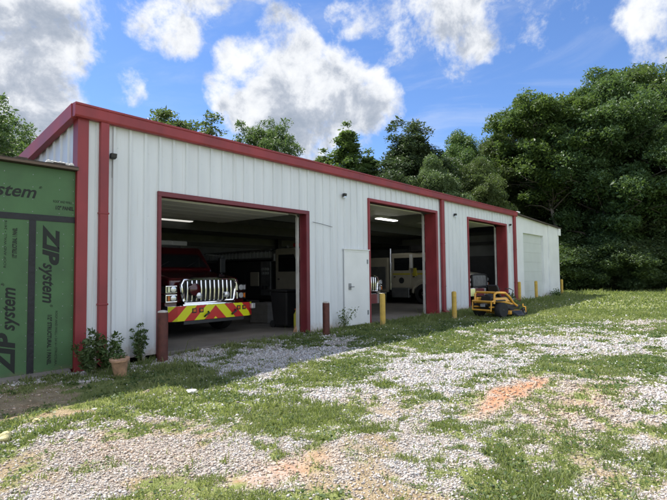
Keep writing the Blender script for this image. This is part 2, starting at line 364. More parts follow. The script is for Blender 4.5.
# loose stones, grass blades, clover: nobody could count these
def wedge(n, r0, r1, half=48):
    hd = math.atan2(AX_F.y, AX_F.x); a = hd + R(half)*(rng.random(n)*2-1); r = np.sqrt(rng.random(n)*(r1*r1-r0*r0)+r0*r0)
    x = CAM.x+r*np.cos(a); y = CAM.y+r*np.sin(a)
    ok = (y < -.06)|(x>28.2); return x[ok], y[ok], r[ok]
def ico():
    p=(1+5**.5)/2; v=np.array([(-1,p,0),(1,p,0),(-1,-p,0),(1,-p,0),(0,-1,p),(0,1,p),(0,-1,-p),(0,1,-p),(p,0,-1),(p,0,1),(-p,0,-1),(-p,0,1)],float)
    f=np.array([(0,11,5),(0,5,1),(0,1,7),(0,7,10),(0,10,11),(1,5,9),(5,11,4),(11,10,2),(10,7,6),(7,1,8),(3,9,4),(3,4,2),(3,2,6),(3,6,8),(3,8,9),(4,9,5),(2,4,11),(6,2,10),(8,6,7),(9,8,1)])
    return v/np.linalg.norm(v[0]), f
n5=lambda x,y: fbm(x*1.1,y*1.1,91,4,.6)
def stones():
    V=np.array([(1,0,0),(-.5,.87,0),(-.5,-.87,0),(.55,.6,.75),(-.85,.15,.8),(.35,-.75,.7),(0,0,-.8)],float); F=np.array([(0,1,3),(1,4,3),(1,2,4),(2,5,4),(2,0,5),(0,3,5),(3,4,5),(1,0,6),(2,1,6),(0,2,6)]); xs=[];ys=[];ss=[]
    for n,r0,r1,s in ((140000,1.8,5.5,.0070),(160000,5.5,10,.0098),(110000,10,18,.0145),(45000,18,32,.021)):
        x,y,r = wedge(n,r0,r1); xs.append(x);ys.append(y);ss.append(s*np.exp(np.clip(rng.normal(0,.4,len(x)),-1,.85)))
    x=np.concatenate(xs);y=np.concatenate(ys);s=np.concatenate(ss); g,c,t = masks(x,y)
    keep = rng.random(len(x)) < np.where(g<.5, 1., np.clip(1.0-(g-.5)*1.9,.17,1))*np.where(c>.35,.3,1)*(.5+.5*sm((np.hypot(x-CAM.x,y-CAM.y)-4)/5)*sm((n5(x,y)-.3)/.3))*np.where(t>.5,.45,1)*np.where((t>.4)&(y>-2.6)&(x<1),.15,1)
    x,y,s,g,c,t = (a[keep] for a in (x,y,s,g,c,t)); n=len(x)
    sc3 = np.stack([1+.5*rng.random(n),.75+.4*rng.random(n),.5+.3*rng.random(n)],-1)*s[:,None]
    v = V[None]*(1+.3*(rng.random((n,7,1))-.5)*2)+.16*rng.normal(size=(n,7,3)); v = v*sc3[:,None]
    a = rng.random(n)*2*PI; tl=rng.normal(0,.35,n); ca,sa,ct,st=np.cos(a),np.sin(a),np.cos(tl),np.sin(tl)
    vx=v[...,0]*ct[:,None]-v[...,2]*st[:,None]; vz=v[...,0]*st[:,None]+v[...,2]*ct[:,None]; vy=v[...,1]
    wx=vx*ca[:,None]-vy*sa[:,None]+x[:,None]; wy=vx*sa[:,None]+vy*ca[:,None]+y[:,None]; wz=vz+(terrain(x,y)+s*.18)[:,None]
    base = .36+.35*rng.random(n); hue = rng.random(n); warm = np.clip((hue-.5)*1.1,0,1)+warmth(x,y)*(.1+.65*rng.random(n))+np.clip(c*1.6+t*.5,0,1.)
    warm = np.clip(warm,0,1.2); cr = base; base=base*(1-.16*np.clip(warm,0,1)); cr=base; cg = base*(.985-.2*warm); cb = base*(.975-.37*warm)
    col=np.repeat(np.stack([cr,cg,cb,np.ones(n)],-1)[:,None],7,1)
    loops=(F[None]+7*np.arange(n)[:,None,None]).ravel()
    mt,nt,N,L,b = newmat('gravel_stone'); at_=N.new('ShaderNodeAttribute'); at_.attribute_name='tint'; L.new(at_.outputs['Color'],b.inputs['Base Color']); b.inputs['Roughness'].default_value=.9; b.inputs['Specular IOR Level'].default_value=.2
    me=arr_mesh('gravel',np.stack([wx,wy,wz],-1).reshape(-1,3),loops,np.full(n*10,3),[mt],False,{'tint':col.reshape(-1,4)})
    tag(link('gravel',me),'pale grey and pinkish loose gravel spread over the yard','gravel',kind='stuff')
stones()
def grass():
    xs=[];ys=[];hs=[];ws=[]
    for n,r0,r1,h,w in ((230000,1.8,6,.027,.0038),(380000,6,12,.030,.006),(300000,12,22,.040,.011),(190000,22,48,.06,.026)):
        x,y,r=wedge(n,r0,r1,46); hh=h*np.exp(rng.normal(0,.4,len(x))); xs.append(x);ys.append(y);hs.append(hh);ws.append(np.full(len(x),w))
    x=np.concatenate(xs);y=np.concatenate(ys);h=np.concatenate(hs);w=np.concatenate(ws)
    g,c,t=masks(x,y); cl=fbm(x*6,y*6,77,3); d=np.hypot(x-CAM.x,y-CAM.y)
    keep=rng.random(len(x)) < (.015+np.clip((g-.40)*2.0,0,1))*np.clip((cl-.28)*3,.12,1)*np.clip(1-c,0.1,1)*np.where(t>.4,.45,1)
    x,y,h,w,g,cl,c,t=(a[keep] for a in (x,y,h,w,g,cl,c,t)); n=len(x)
    tall=fbm(x*1.7,y*1.7,90,3); h=h*(.6+.9*np.clip(tall*1.6-.3,0,1))
    h=np.where(rng.random(n)<.015,h*2.6,h)
    near=((y>-1.2)&(y<0))|((y>-2.4)&(x<2.6)&(x>.2)&(rng.random(n)<.4)); h=np.where(near,h*1.9,h)
    a=rng.random(n)*2*PI; le=rng.random(n)*.9+.15; b=rng.random(n)*2*PI
    z=terrain(x,y); dx=np.cos(a)*w;dy=np.sin(a)*w; lx=np.cos(b)*h*le;ly=np.sin(b)*h*le
    v=np.stack([np.stack([x-dx,y-dy,z-.005],-1),np.stack([x+dx,y+dy,z-.005],-1),np.stack([x-dx*.8+lx*.35,y-dy*.8+ly*.35,z+h*.6],-1),np.stack([x+dx*.8+lx*.35,y+dy*.8+ly*.35,z+h*.6],-1),np.stack([x+lx,y+ly,z+h*(1-.25*le)],-1)],1)
    o=5*np.arange(n)[:,None]; loops=np.concatenate([o+np.array([0,1,3,2]),o+np.array([2,3,4])],1).ravel(); tot=np.tile([4,3],n)
    dry=fbm(x*.9,y*.9,55,4); tt=np.clip(.12+.5*rng.random(n)*rng.random(n)+np.clip(dry-.45,0,1)*1.3+.3*t,0,1); tint=np.repeat(np.stack([tt,tt,tt,np.ones(n)],-1)[:,None],5,1)
    me=arr_mesh('grass',v.reshape(-1,3),loops,tot,[MT['blade']],False,{'tint':tint.reshape(-1,4)})
    tag(link('grass',me),'short patchy green grass growing through the gravel yard','grass',kind='stuff')
    # clover: small flat leaves and white heads
    x,y,r=wedge(150000,2.2,16,44); g,c,t=masks(x,y); cl=fbm(x*2.3,y*2.3,140,3)
    k=(rng.random(len(x))<np.clip((g-.5)*2.2,0,1)*np.clip((cl-.42)*5,0.03,1)); x,y,r=x[k],y[k],r[k]; n=len(x)
    s=(.009+.006*rng.random(n))*np.clip(r/6,1,1.8); a=rng.random(n)*2*PI; z=terrain(x,y)+.01+.025*rng.random(n); tl=rng.normal(0,.35,(n,2))
    v=[]
    for k4 in range(6):
        aa=a+k4*PI/3; ux=np.cos(aa)*s;uy=np.sin(aa)*s; v.append(np.stack([x+ux,y+uy,z+ux*tl[:,0]+uy*tl[:,1]],-1))
    v=np.stack(v,1); loops=(6*np.arange(n)[:,None]+np.arange(6)).ravel(); tt=rng.random(n)*.55
    tint=np.repeat(np.stack([tt,tt,tt,np.ones(n)],-1)[:,None],6,1)
    me=arr_mesh('clover_leaves',v.reshape(-1,3),loops,np.full(n,6),[MT['weed']],False,{'tint':tint.reshape(-1,4)})
    tag(link('clover_leaves',me),'low clover leaves mixed into the yard grass','clover',kind='stuff')
    x,y,r=wedge(4000,2.5,18,44); g,c,t=masks(x,y); cl=fbm(x*1.1,y*1.1,170,3)
    k=(g>.62)&(cl>.5)&(rng.random(len(x))<.5); x,y,r=x[k],y[k],r[k]; n=len(x); V,F=ico(); s=(.006+.004*rng.random(n))*np.clip(r/7,1,1.6)
    v=V[None]*s[:,None,None]+np.stack([x,y,terrain(x,y)+.03+.05*rng.random(n)],-1)[:,None]
    mt=M('clover_white',(.68,.68,.6),.8,var=.05)
    me=arr_mesh('clover_blossoms',v.reshape(-1,3),(F[None]+12*np.arange(n)[:,None,None]).ravel(),np.full(n*20,3),[mt])
    tag(link('clover_blossoms',me),'tiny white clover blossoms dotted over the grass','clover',kind='stuff')
grass()

# ------------------------------------------------------------------ fire station
RIB = .305
def ribs(mb, a, b, z0, z1, axis=0, off=0., sign=-1, y=0., h=.034, mi=0):
    """a ribbed sheet from a to b along axis 0 (facing -y) or 1 (facing -x); z1 may be a function of the run"""
    f1 = z1 if callable(z1) else (lambda t: z1)
    pr = [(a,0.)]; k = math.floor((a-off)/RIB)
    while off+k*RIB < b+.1:
        cc = off+k*RIB
        for dx,dh in ((-.034,0),(-.02,h),(.02,h),(.034,0)):
            if a < cc+dx < b: pr.append((cc+dx,dh))
        k += 1
    pr.append((b,0.))
    for (p,hp),(q_,hq) in zip(pr[:-1],pr[1:]):
        P = lambda t,hh,z: (t,y+sign*hh,z) if axis==0 else (y+sign*hh,t,z)
        mb.poly([P(p,hp,z0),P(q_,hq,z0),P(q_,hq,f1(q_)),P(p,hp,f1(p))],mi)
st = empty('fire_station',(0,0,0),label='long white ribbed metal fire station with red trim and three open bays',cat='fire station')
TOP=4.57; EB=4.33
D1=(1.5,5.72,3.16); D2=(8.47,12.68,3.8); D3=(15.39,19.52,3.8)     # x0, x1, head height of the openings
roof_z=lambda y: TOP-.02-.215*min(y,2.7)-.05*max(0,y-2.7)
w=MB(); xs=[.0]
for d in (D1,D2,D3): xs += [d[0],d[1]]
xs.append(20.72)
for i in range(0,len(xs),2): ribs(w,xs[i],xs[i+1],-.05 if i==0 else .02,EB+.1)
for d in (D1,D2,D3): ribs(w,d[0],d[1],d[2],EB+.1)
k=1
while k*RIB<20.7:
    for z in (.35,1.55,2.75,3.95):
        xx=k*RIB+.075
        if not any(d[0]-.1<xx<d[1]+.15 and z<d[2]+.12 for d in (D1,D2,D3)) and not 7.2<xx<8.45: w.box((xx-.006,-.007,z-.006),(xx+.006,-.0005,z+.006))
    k+=1
w.build('front_wall',MT['wall'],st)
w=MB(); ribs(w,.0,10.,-.05,lambda y: roof_z(y)-.05,axis=1,off=.12,y=0,h=.03); w.build('side_wall',MT['wall'],st)
# inner liners, so the walls have thickness
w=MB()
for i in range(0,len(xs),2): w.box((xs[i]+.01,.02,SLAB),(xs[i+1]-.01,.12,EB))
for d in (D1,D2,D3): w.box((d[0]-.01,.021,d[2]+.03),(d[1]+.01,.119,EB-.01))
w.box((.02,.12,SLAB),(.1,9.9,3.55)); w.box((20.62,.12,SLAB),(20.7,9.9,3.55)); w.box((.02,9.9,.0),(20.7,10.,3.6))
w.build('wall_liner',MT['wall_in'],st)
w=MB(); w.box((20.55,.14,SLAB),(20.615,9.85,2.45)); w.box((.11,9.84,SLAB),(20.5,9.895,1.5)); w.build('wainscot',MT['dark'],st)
w=MB()
for z in (3.0,3.5): w.box((20.42,.3,z),(20.54,9.8,z+.16))
for z in (2.9,): w.box((.12,9.7,z),(20.4,9.83,z+.16))
w.build('girt',MT['dark'],st)
for y0 in (3.2,6.4):
    w=MB(); z=roof_z(y0)-.14; w.box((.15,y0-.1,z-.42),(20.5,y0+.1,z)); w.build('roof_beam',MT['dark'],st)
for x in (6.95,14.0):
    for y in (.25,9.6):
        w=MB(); w.box((x-.12,y-.1,SLAB),(x+.12,y+.1,3.5 if y>2 else 4.2)); w.build('column',MT['dark'],st)
# roof: a top sheet and a pale insulated underside
w=MB()
for a,b in ((-.12,2.7),(2.7,10.15)):
    w.hull8([(-.13,a,roof_z(max(a,0))-.1),(20.85,a,roof_z(max(a,0))-.1),(20.85,b,roof_z(b)-.1),(-.13,b,roof_z(b)-.1),(-.13,a,roof_z(max(a,0))-.01),(20.85,a,roof_z(max(a,0))-.01),(20.85,b,roof_z(b)-.01),(-.13,b,roof_z(b)-.01)])
w.build('roof',MT['roofmetal'],st)
w=MB(); w.hull8([(.1,.12,roof_z(.1)-.2),(20.6,.12,roof_z(.1)-.2),(20.6,2.7,roof_z(2.7)-.2),(.1,2.7,roof_z(2.7)-.2)]+[(.1,.12,roof_z(.1)-.13),(20.6,.12,roof_z(.1)-.13),(20.6,2.7,roof_z(2.7)-.13),(.1,2.7,roof_z(2.7)-.13)])
w.hull8([(.1,2.7,roof_z(2.7)-.2),(20.6,2.7,roof_z(2.7)-.2),(20.6,9.9,roof_z(9.9)-.2),(.1,9.9,roof_z(9.9)-.2)]+[(.1,2.7,roof_z(2.7)-.13),(20.6,2.7,roof_z(2.7)-.13),(20.6,9.9,roof_z(9.9)-.13),(.1,9.9,roof_z(9.9)-.13)])
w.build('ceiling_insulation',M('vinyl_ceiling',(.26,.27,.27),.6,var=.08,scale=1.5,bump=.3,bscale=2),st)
# red gutter along the eave, with a rolled lip and lap joints
w=MB(); prof=[(-.03,EB),(-.13,EB),(-.15,EB+.03),(-.155,TOP-.045),(-.17,TOP-.04),(-.17,TOP),(-.03,TOP)]
joints=[-.14,3.9,7.9,11.9,15.9,20.8]
for a,b in zip(joints[:-1],joints[1:]): w.prism(prof,0,a+.003,b)
for x in joints[1:-1]: w.prism([(-.03,EB-.003),(-.133,EB-.003),(-.153,EB+.028),(-.158,TOP-.043),(-.173,TOP-.04),(-.173,TOP+.002),(-.03,TOP+.002)],0,x-.04,x+.05)
w.build('gutter',MT['red'],st,bevel=.006)
w=MB(); z=lambda y: roof_z(y)+.02
w.hull8([(-.15,-.02,z(0)-.25),(-.035,-.02,z(0)-.25),(-.035,2.7,z(2.7)-.25),(-.15,2.7,z(2.7)-.25),(-.15,-.02,z(0)),(-.035,-.02,z(0)),(-.035,2.7,z(2.7)),(-.15,2.7,z(2.7))])
w.hull8([(-.15,2.7,z(2.7)-.25),(-.035,2.7,z(2.7)-.25),(-.035,10.1,z(10.1)-.25),(-.15,10.1,z(10.1)-.25),(-.15,2.7,z(2.7)),(-.035,2.7,z(2.7)),(-.035,10.1,z(10.1)),(-.15,10.1,z(10.1))])
w.build('rake_trim',MT['red'],st,bevel=.008)
w=MB(); w.prism([(-.045,-.048),(.14,-.048),(.14,-.031),(-.031,-.031),(-.031,.14),(-.045,.14)],2,-.05,EB+.0); w.build('corner_trim',MT['red'],st)
for x0,x1,zb in ((.32,.47,.14),(13.0,13.2,.2),(20.4,20.66,.3)):
    w=MB(); w.box((x0,-.12,zb),(x1,-.032,EB+.01))
    for zz in (1.1,2.7): w.box((x0-.012,-.128,zz),(x1+.012,-.03,zz+.035))
    w.hull8([(x0,-.24,zb-.09),(x1,-.24,zb-.09),(x1,-.035,zb-.03),(x0,-.035,zb-.03),(x0,-.24,zb-.01),(x1,-.24,zb-.01),(x1,-.033,zb+.07),(x0,-.033,zb+.07)])
    w.build('downspout',MT['red'],st,bevel=.01)
for d,mt,fw,ret in ((D1,'maroon',.09,.2),(D2,'red',.11,.42),(D3,'red',.11,.42)):
    w=MB(); x0,x1,zt=d
    w.box((x0-.02,-.05,.06),(x0+.05,.13,zt-.002)); w.box((x1-.03,-.05,.06),(x1+fw,-.031,zt+.0)); w.box((x1-.03,-.0305,.06),(x1+.02,ret,zt-.002))
    w.box((x0-.02,-.05,zt-.0),(x1+fw,.125,zt+.095)); w.build('door_trim',MT[mt],st,bevel=.005)
    # raised sectional door and its tracks
    w=MB()
    for k in range(5): w.box((x0+.12,.5+k*.56,zt+.02),(x1-.12,.5+k*.56+.545,zt+.065))
    w.build('overhead_door',MT['door_panel'],st,bevel=.01)
    for x in (x0+.09,x1-.06):
        w=MB()
        yo=ret if x>x0+1 else .1; w.box((x-.03,yo+.025,SLAB),(x+.03,yo+.09,zt-.06)); w.tube([(x,yo+.06,zt-.06),(x,yo+.1,zt+.02),(x,yo+.3,zt+.06),(x,3.6,zt+.07)],.025,6)
        w.build('door_track',MT['galv'],st)
# walk-in door
dr=MB().box((7.3,-.052,.14),(8.36,-.027,2.24)).build('door',MT['door_panel'],st,bevel=.004)
w=MB(); w.box((7.42,-.075,1.16),(7.52,-.053,1.34)); w.tube([(7.47,-.075,1.24),(7.47,-.13,1.24),(7.58,-.13,1.24)],.014); w.build('handle',MT['steel'],dr)
for zz in (.4,1.9):
    MB().box((8.31,-.062,zz),(8.375,-.0525,zz+.13)).build('hinge',MT['steel'],dr)
w=MB(); w.box((7.24,-.058,.13),(7.3,-.03,2.3)); w.box((8.36,-.058,.13),(8.42,-.03,2.3)); w.box((7.3,-.0578,2.24),(8.36,-.03,2.3)); w.box((7.2,-.085,2.3),(8.44,-.03,2.325)); w.build('door_frame',MT['door_panel'],st)
MB().tube([(5.95,-.035,2.98),(6.3,-.04,2.95),(6.75,-.035,2.9)],.006,5).build('cable',MT['black'],st)
# wall flood lamps
def lamp(x,z,label,white=True):
    e=empty('wall_lamp',(x,-.03,z),label=label,cat='wall lamp',group='flood lamps on the station front',scale=.62)
    MB().box((-.06,-.03,-.05),(.06,0,.1)).build('mount',MT['black'],e,bevel=.008)
    MB().hull8([(-.085,-.14,-.02),(.085,-.14,-.02),(.085,-.032,-.05),(-.085,-.032,-.05),(-.085,-.16,.1),(.085,-.16,.1),(.085,-.032,.1),(-.085,-.032,.1)]).build('lamp_hood',MT['black'],e,bevel=.01)
    if white: MB().hull8([(-.06,-.135,-.1),(.06,-.135,-.1),(.06,-.04,-.12),(-.06,-.04,-.12),(-.06,-.135,-.025),(.06,-.135,-.025),(.06,-.04,-.052),(-.06,-.04,-.052)]).build('lens',MT['lens'],e,bevel=.008)
    else: MB().tube([(0,-.02,-.05),(0,-.02,-.6)],.006,5).build('cable',MT['black'],e)
lamp(7.25,3.82,'small black flood lamp with pale lens above the walk-in door')
lamp(14.17,3.85,'small black flood lamp with pale lens between the second and third bays')
lamp(20.0,3.86,'small dark lamp close beside the end downspout near the annex',False)
lamp(.56,3.75,'tiny dark lamp with hanging wire beside the corner downspout',False)
# ceiling lamps
def tubelamp(x,y,z,rz,label,mt):
    e=empty('ceiling_light',(x,y,z),rz,label,'ceiling light','tube lights under the station ceiling')
    MB().prism([(-.14,0),(.14,0),(.07,.08),(-.07,.08)],0,-.65,.65).build('housing',MT['door_panel'],e)
    MB().box((-.63,-.11,-.03),(.63,.11,-.003)).build('tube',mt,e,bevel=.01)
    zt=roof_z(y)-.2-z
    for s in (-.5,.5): MB().tube([(s,0,.07),(s,0,zt)],.006,5).build('hanger',MT['steel'],e)
tubelamp(12.5,2.0,3.72,0,'lit tube light just inside the second bay, nearer the doorway',MT['lit'])
tubelamp(16.6,4.1,3.65,PI/2,'lit tube light deeper in the second bay over the white truck',MT['lit'])
tubelamp(5.8,6.1,3.5,0,'dim tube light under the first bay ceiling above the red engine',MT['dimlit'])

# ------------------------------------------------------------------ annex at the far end
an=empty('annex',(20.9,0,0),label='low smooth white annex with sloping roof and closed roll-up door',cat='annex')
at_top=lambda x: 4.46-.036*x
w=MB()
w.prism([(.0,.1),(1.08,.1),(1.08,at_top(1.08)),(.0,at_top(0))],1,.02,.2); w.prism([(4.3,.1),(5.12,.1),(5.12,at_top(5.12)),(4.3,at_top(4.3))],1,.02,.2)
w.prism([(1.08,3.62),(4.3,3.62),(4.3,at_top(4.3)),(1.08,at_top(1.08))],1,.02,.2)
w.prism([(5.12,.1),(7.05,.1),(7.05,at_top(7.05)),(5.12,at_top(5.12))],1,-.04,.2)
w.box((6.9,.2,.1),(7.04,8,4.15)); w.box((.0,7.9,.1),(6.9,8,4.15)); w.build('wall',MT['annex'],an)
w=MB()
for k in range(7): w.box((1.05,.14,.12+k*.505),(4.33,.19,.12+k*.505+.503))
w.build('roll_up_door',MT['annex_door'],an,bevel=.008)
w=MB(); w.hull8([(-.1,-.15,at_top(0)),(7.35,-.15,at_top(7.3)),(7.35,8.2,at_top(7.3)),(-.1,8.2,at_top(0))]+[(-.1,-.15,at_top(0)+.05),(7.35,-.15,at_top(7.3)+.05),(7.35,8.2,at_top(7.3)+.05),(-.1,8.2,at_top(0)+.05)]); w.build('roof',MT['shingle'],an)
w=MB(); w.box((6.85,-.12,3.78),(7.25,-.045,4.2)); w.build('eave_box',MT['annex'],an,bevel=.01); w=MB(); w.box((-.12,-.19,4.52),(.16,-.02,4.6)); w.build('flashing',MT['annex'],an,bevel=.01)

# ------------------------------------------------------------------ unfinished addition with green sheathing
ad=empty('building_addition',(0,0,0),label='unfinished addition sheathed in green panels with black taped seams',cat='building addition')
def text_mesh(s, size, bold=0, shear=.25, sx=1):
    cu=bpy.data.curves.new('lettering','FONT'); cu.body=s; cu.size=size; cu.offset=bold; cu.shear=shear; cu.extrude=.0012; cu.resolution_u=3
    o=bpy.data.objects.new('lettering',cu); COL.objects.link(o); bpy.context.view_layer.update()
    me=bpy.data.meshes.new_from_object(o.evaluated_get(bpy.context.evaluated_depsgraph_get())); bpy.data.objects.remove(o); bpy.data.curves.remove(cu)
    co=np.empty(len(me.vertices)*3,np.float32); me.vertices.foreach_get('co',co); co=co.reshape(-1,3); co[:,0]*=sx
    return me,co
def lettering(s, x, z, size, rot, parent, bold=0, shear=.25, length=None, y=.0185):
    """text on the sheathing: (x, z) is the start of its baseline; rot 0, +90 (reads upward) or -90 (downward)"""
    me,co=text_mesh(s,size,bold,shear)
    if length: co[:,0]*=length/co[:,0].max()
    u,v,t=co[:,0].copy(),co[:,1].copy(),co[:,2].copy(); a=R(rot)
    co[:,0]=x+u*math.cos(a)-v*math.sin(a); co[:,2]=z+u*math.sin(a)+v*math.cos(a); co[:,1]=y-t
    me.vertices.foreach_set('co',co.ravel()); me.materials.append(MT['ink']); me.update(); return link('lettering',me,parent)
AT=3.4
def panel(x0,x1,z0,z1):   # a sheathing board with its rows of nail heads
    w=MB().box((x0,.02,z0),(x1,.06,z1)); xs_=[x0+.03+i*.405 for i in range(int((x1-x0-.05)/.405)+1)]+[x1-.03]
    for x in xs_:
        z=z0+.06
        while z<z1-.03:
            w.box((x-.006,.0178,z-.006),(x+.006,.0197,z+.006),1); z+=.2
    return w.build('sheathing_panel',[MT['zip'],MT['steel']],ad)
p_top=panel(-6,-.05,2.6,AT)
p_r=panel(-.66,-.05,.06,2.54)
p_l=panel(-1.95,-.74,.02,2.54)
p_l2=panel(-6,-2.03,0,2.54)
MB().box((-6,.013,2.52),(-.05,.055,2.62)).build('seam_tape',MT['tape'],ad)
for x in (-.7,-1.99): MB().box((x-.05,.0135,.0),(x+.05,.055,2.519)).build('seam_tape',MT['tape'],ad)
w=MB(); w.box((-6,.061,0),(-.2,.15,AT)); w.box((-6,.15,0),(-5.9,6,AT)); w.box((-6,5.9,0),(-.2,6,AT)); w.build('stud_wall',MT['wood'],ad)
w=MB(); w.hull8([(-6.2,-.1,AT+.01),(-.045,-.1,AT+.01),(-.045,6.2,AT+.01),(-6.2,6.2,AT+.01),(-6.2,-.1,AT+.07),(-.045,-.1,AT+.07),(-.045,6.2,AT+.12),(-6.2,6.2,AT+.12)])
for i in range(9):
    x=-.4-i*.62+random.uniform(-.1,.1); w.box((x,-.09,AT+.0725),(x+random.uniform(.15,.35),.2,AT+.095))
w.build('roof',MT['shingle'],ad)
w=MB(); w.box((-6.2,-.104,AT+.012),(-.045,-.092,AT+.05)); w.build('drip_edge',M('drip_brown',(.12,.08,.055),.6),ad)
w=MB()
for i in range(7):
    x=-.5+i*.06; w.lathe([(.015,0),(.05,.015),(.035,.05),(.01,.06)],(x,-.04+.02*(i%3),AT+.068),seg=7)
w.build('caulk_crumbs',MT['limestone'],ad)
ZS=.31
lettering('ZIP',-.53,2.42,ZS+.02,-90,p_r,.016,.22,.62); lettering('system',-.53,1.84,.27,-90,p_r,.006,.3,.66); lettering('®',-.42,1.16,.06,-90,p_r)
lettering('ZIP',-.93,.14,ZS+.04,90,p_l,.016,.22,.62); lettering('system',-.93,.77,.28,90,p_l,.006,.3,.68); lettering('®',-1.08,1.47,.06,90,p_l)
lettering('ZIP',-2.1,2.88,ZS+.03,0,p_top,.016,.22,.6); lettering('system',-1.47,2.88,.28,0,p_top,.005,.3,.82); lettering('®',-.62,3.04,.06,0,p_top)
lettering('1/2" STRUCTURAL 1 PANEL',-.45,1.0,.085,-90,p_r,.003,.1,.82); lettering('ROOF AND WALL • 24/16 • STRUCTURAL',-.335,1.05,.05,-90,p_r,0,.1,.9)
lettering('1/2" STRUCTURAL 1 PANEL',-.92,1.9,.085,90,p_l,.003,.1,.48); lettering('ROOF AND WALL • 24/16',-1.06,1.75,.05,90,p_l,0,.1,.74)
lettering('ROOF AND WALL',-.4,2.84,.06,0,p_top,0,.1,.3); lettering('1/2" PANEL',-.37,2.73,.085,0,p_top,.003,.1,.3)
# a strip of bare earth and footing crumbs along its base
w=MB(); w.hull8([(-6,-.14,-.1),(-.1,-.14,-.1),(-.1,.019,-.1),(-6,.019,-.1),(-6,-.05,.03),(-.1,-.05,.06),(-.1,.018,.09),(-6,.018,.05)]); w.build('footing',MT['concrete'],ad,bevel=.02)

# ------------------------------------------------------------------ bollards
def bollard_proto(mt,r,h,label,group):
    e=empty('bollard',label=label,cat='bollard',group=group)
    MB().lathe([(r,-.2),(r,h-.01),(r-.008,h)],seg=24).build('pipe',MT[mt],e,smooth=True)
    MB().lathe([(r-.006,h-.005),(r-.01,h+.02),(r*.4,h+.035)],seg=24).build('cap',MT['cap' if mt=='rust' else mt],e,smooth=True)
    return e
b0=bollard_proto('rust',.097,.9,'thick brown steel bollard beside the first bay, near the basket planter','brown pipe bollards')
b0.location=(1.36,-.42,tz(1.36,-.42))
b=copy_tree(b0); b.location=(5.72,-.66,tz(5.7,-.66)-.08); b['label']='brown steel bollard between the first bay and the walk-in door'; b.scale=(.9,.9,.97)
y0=bollard_proto('yellow',.078,.92,'yellow pipe bollard in front of the second bay beside the walk-in door','yellow pipe bollards')
y0.location=(7.89,-.88,tz(7.89,-.88))
for px,py,hs,lab in ((454.5,317,.95,'yellow pipe bollard between the second and third bays'),(519.7,301.5,1,'yellow pipe bollard behind the mower by the end downspout'),(536.6,300,1,'yellow pipe bollard in front of the white annex door'),(562,295.5,1,'lone yellow bollard at the far corner of the annex')):
    p=at(px,py,2,.17); b=copy_tree(y0); b.location=(p.x,p.y,tz(p.x,p.y)); b.scale=(1,1,hs); b['label']=lab; b.rotation_euler.y=random.uniform(-.015,.015); b.rotation_euler.z=random.uniform(0,6)

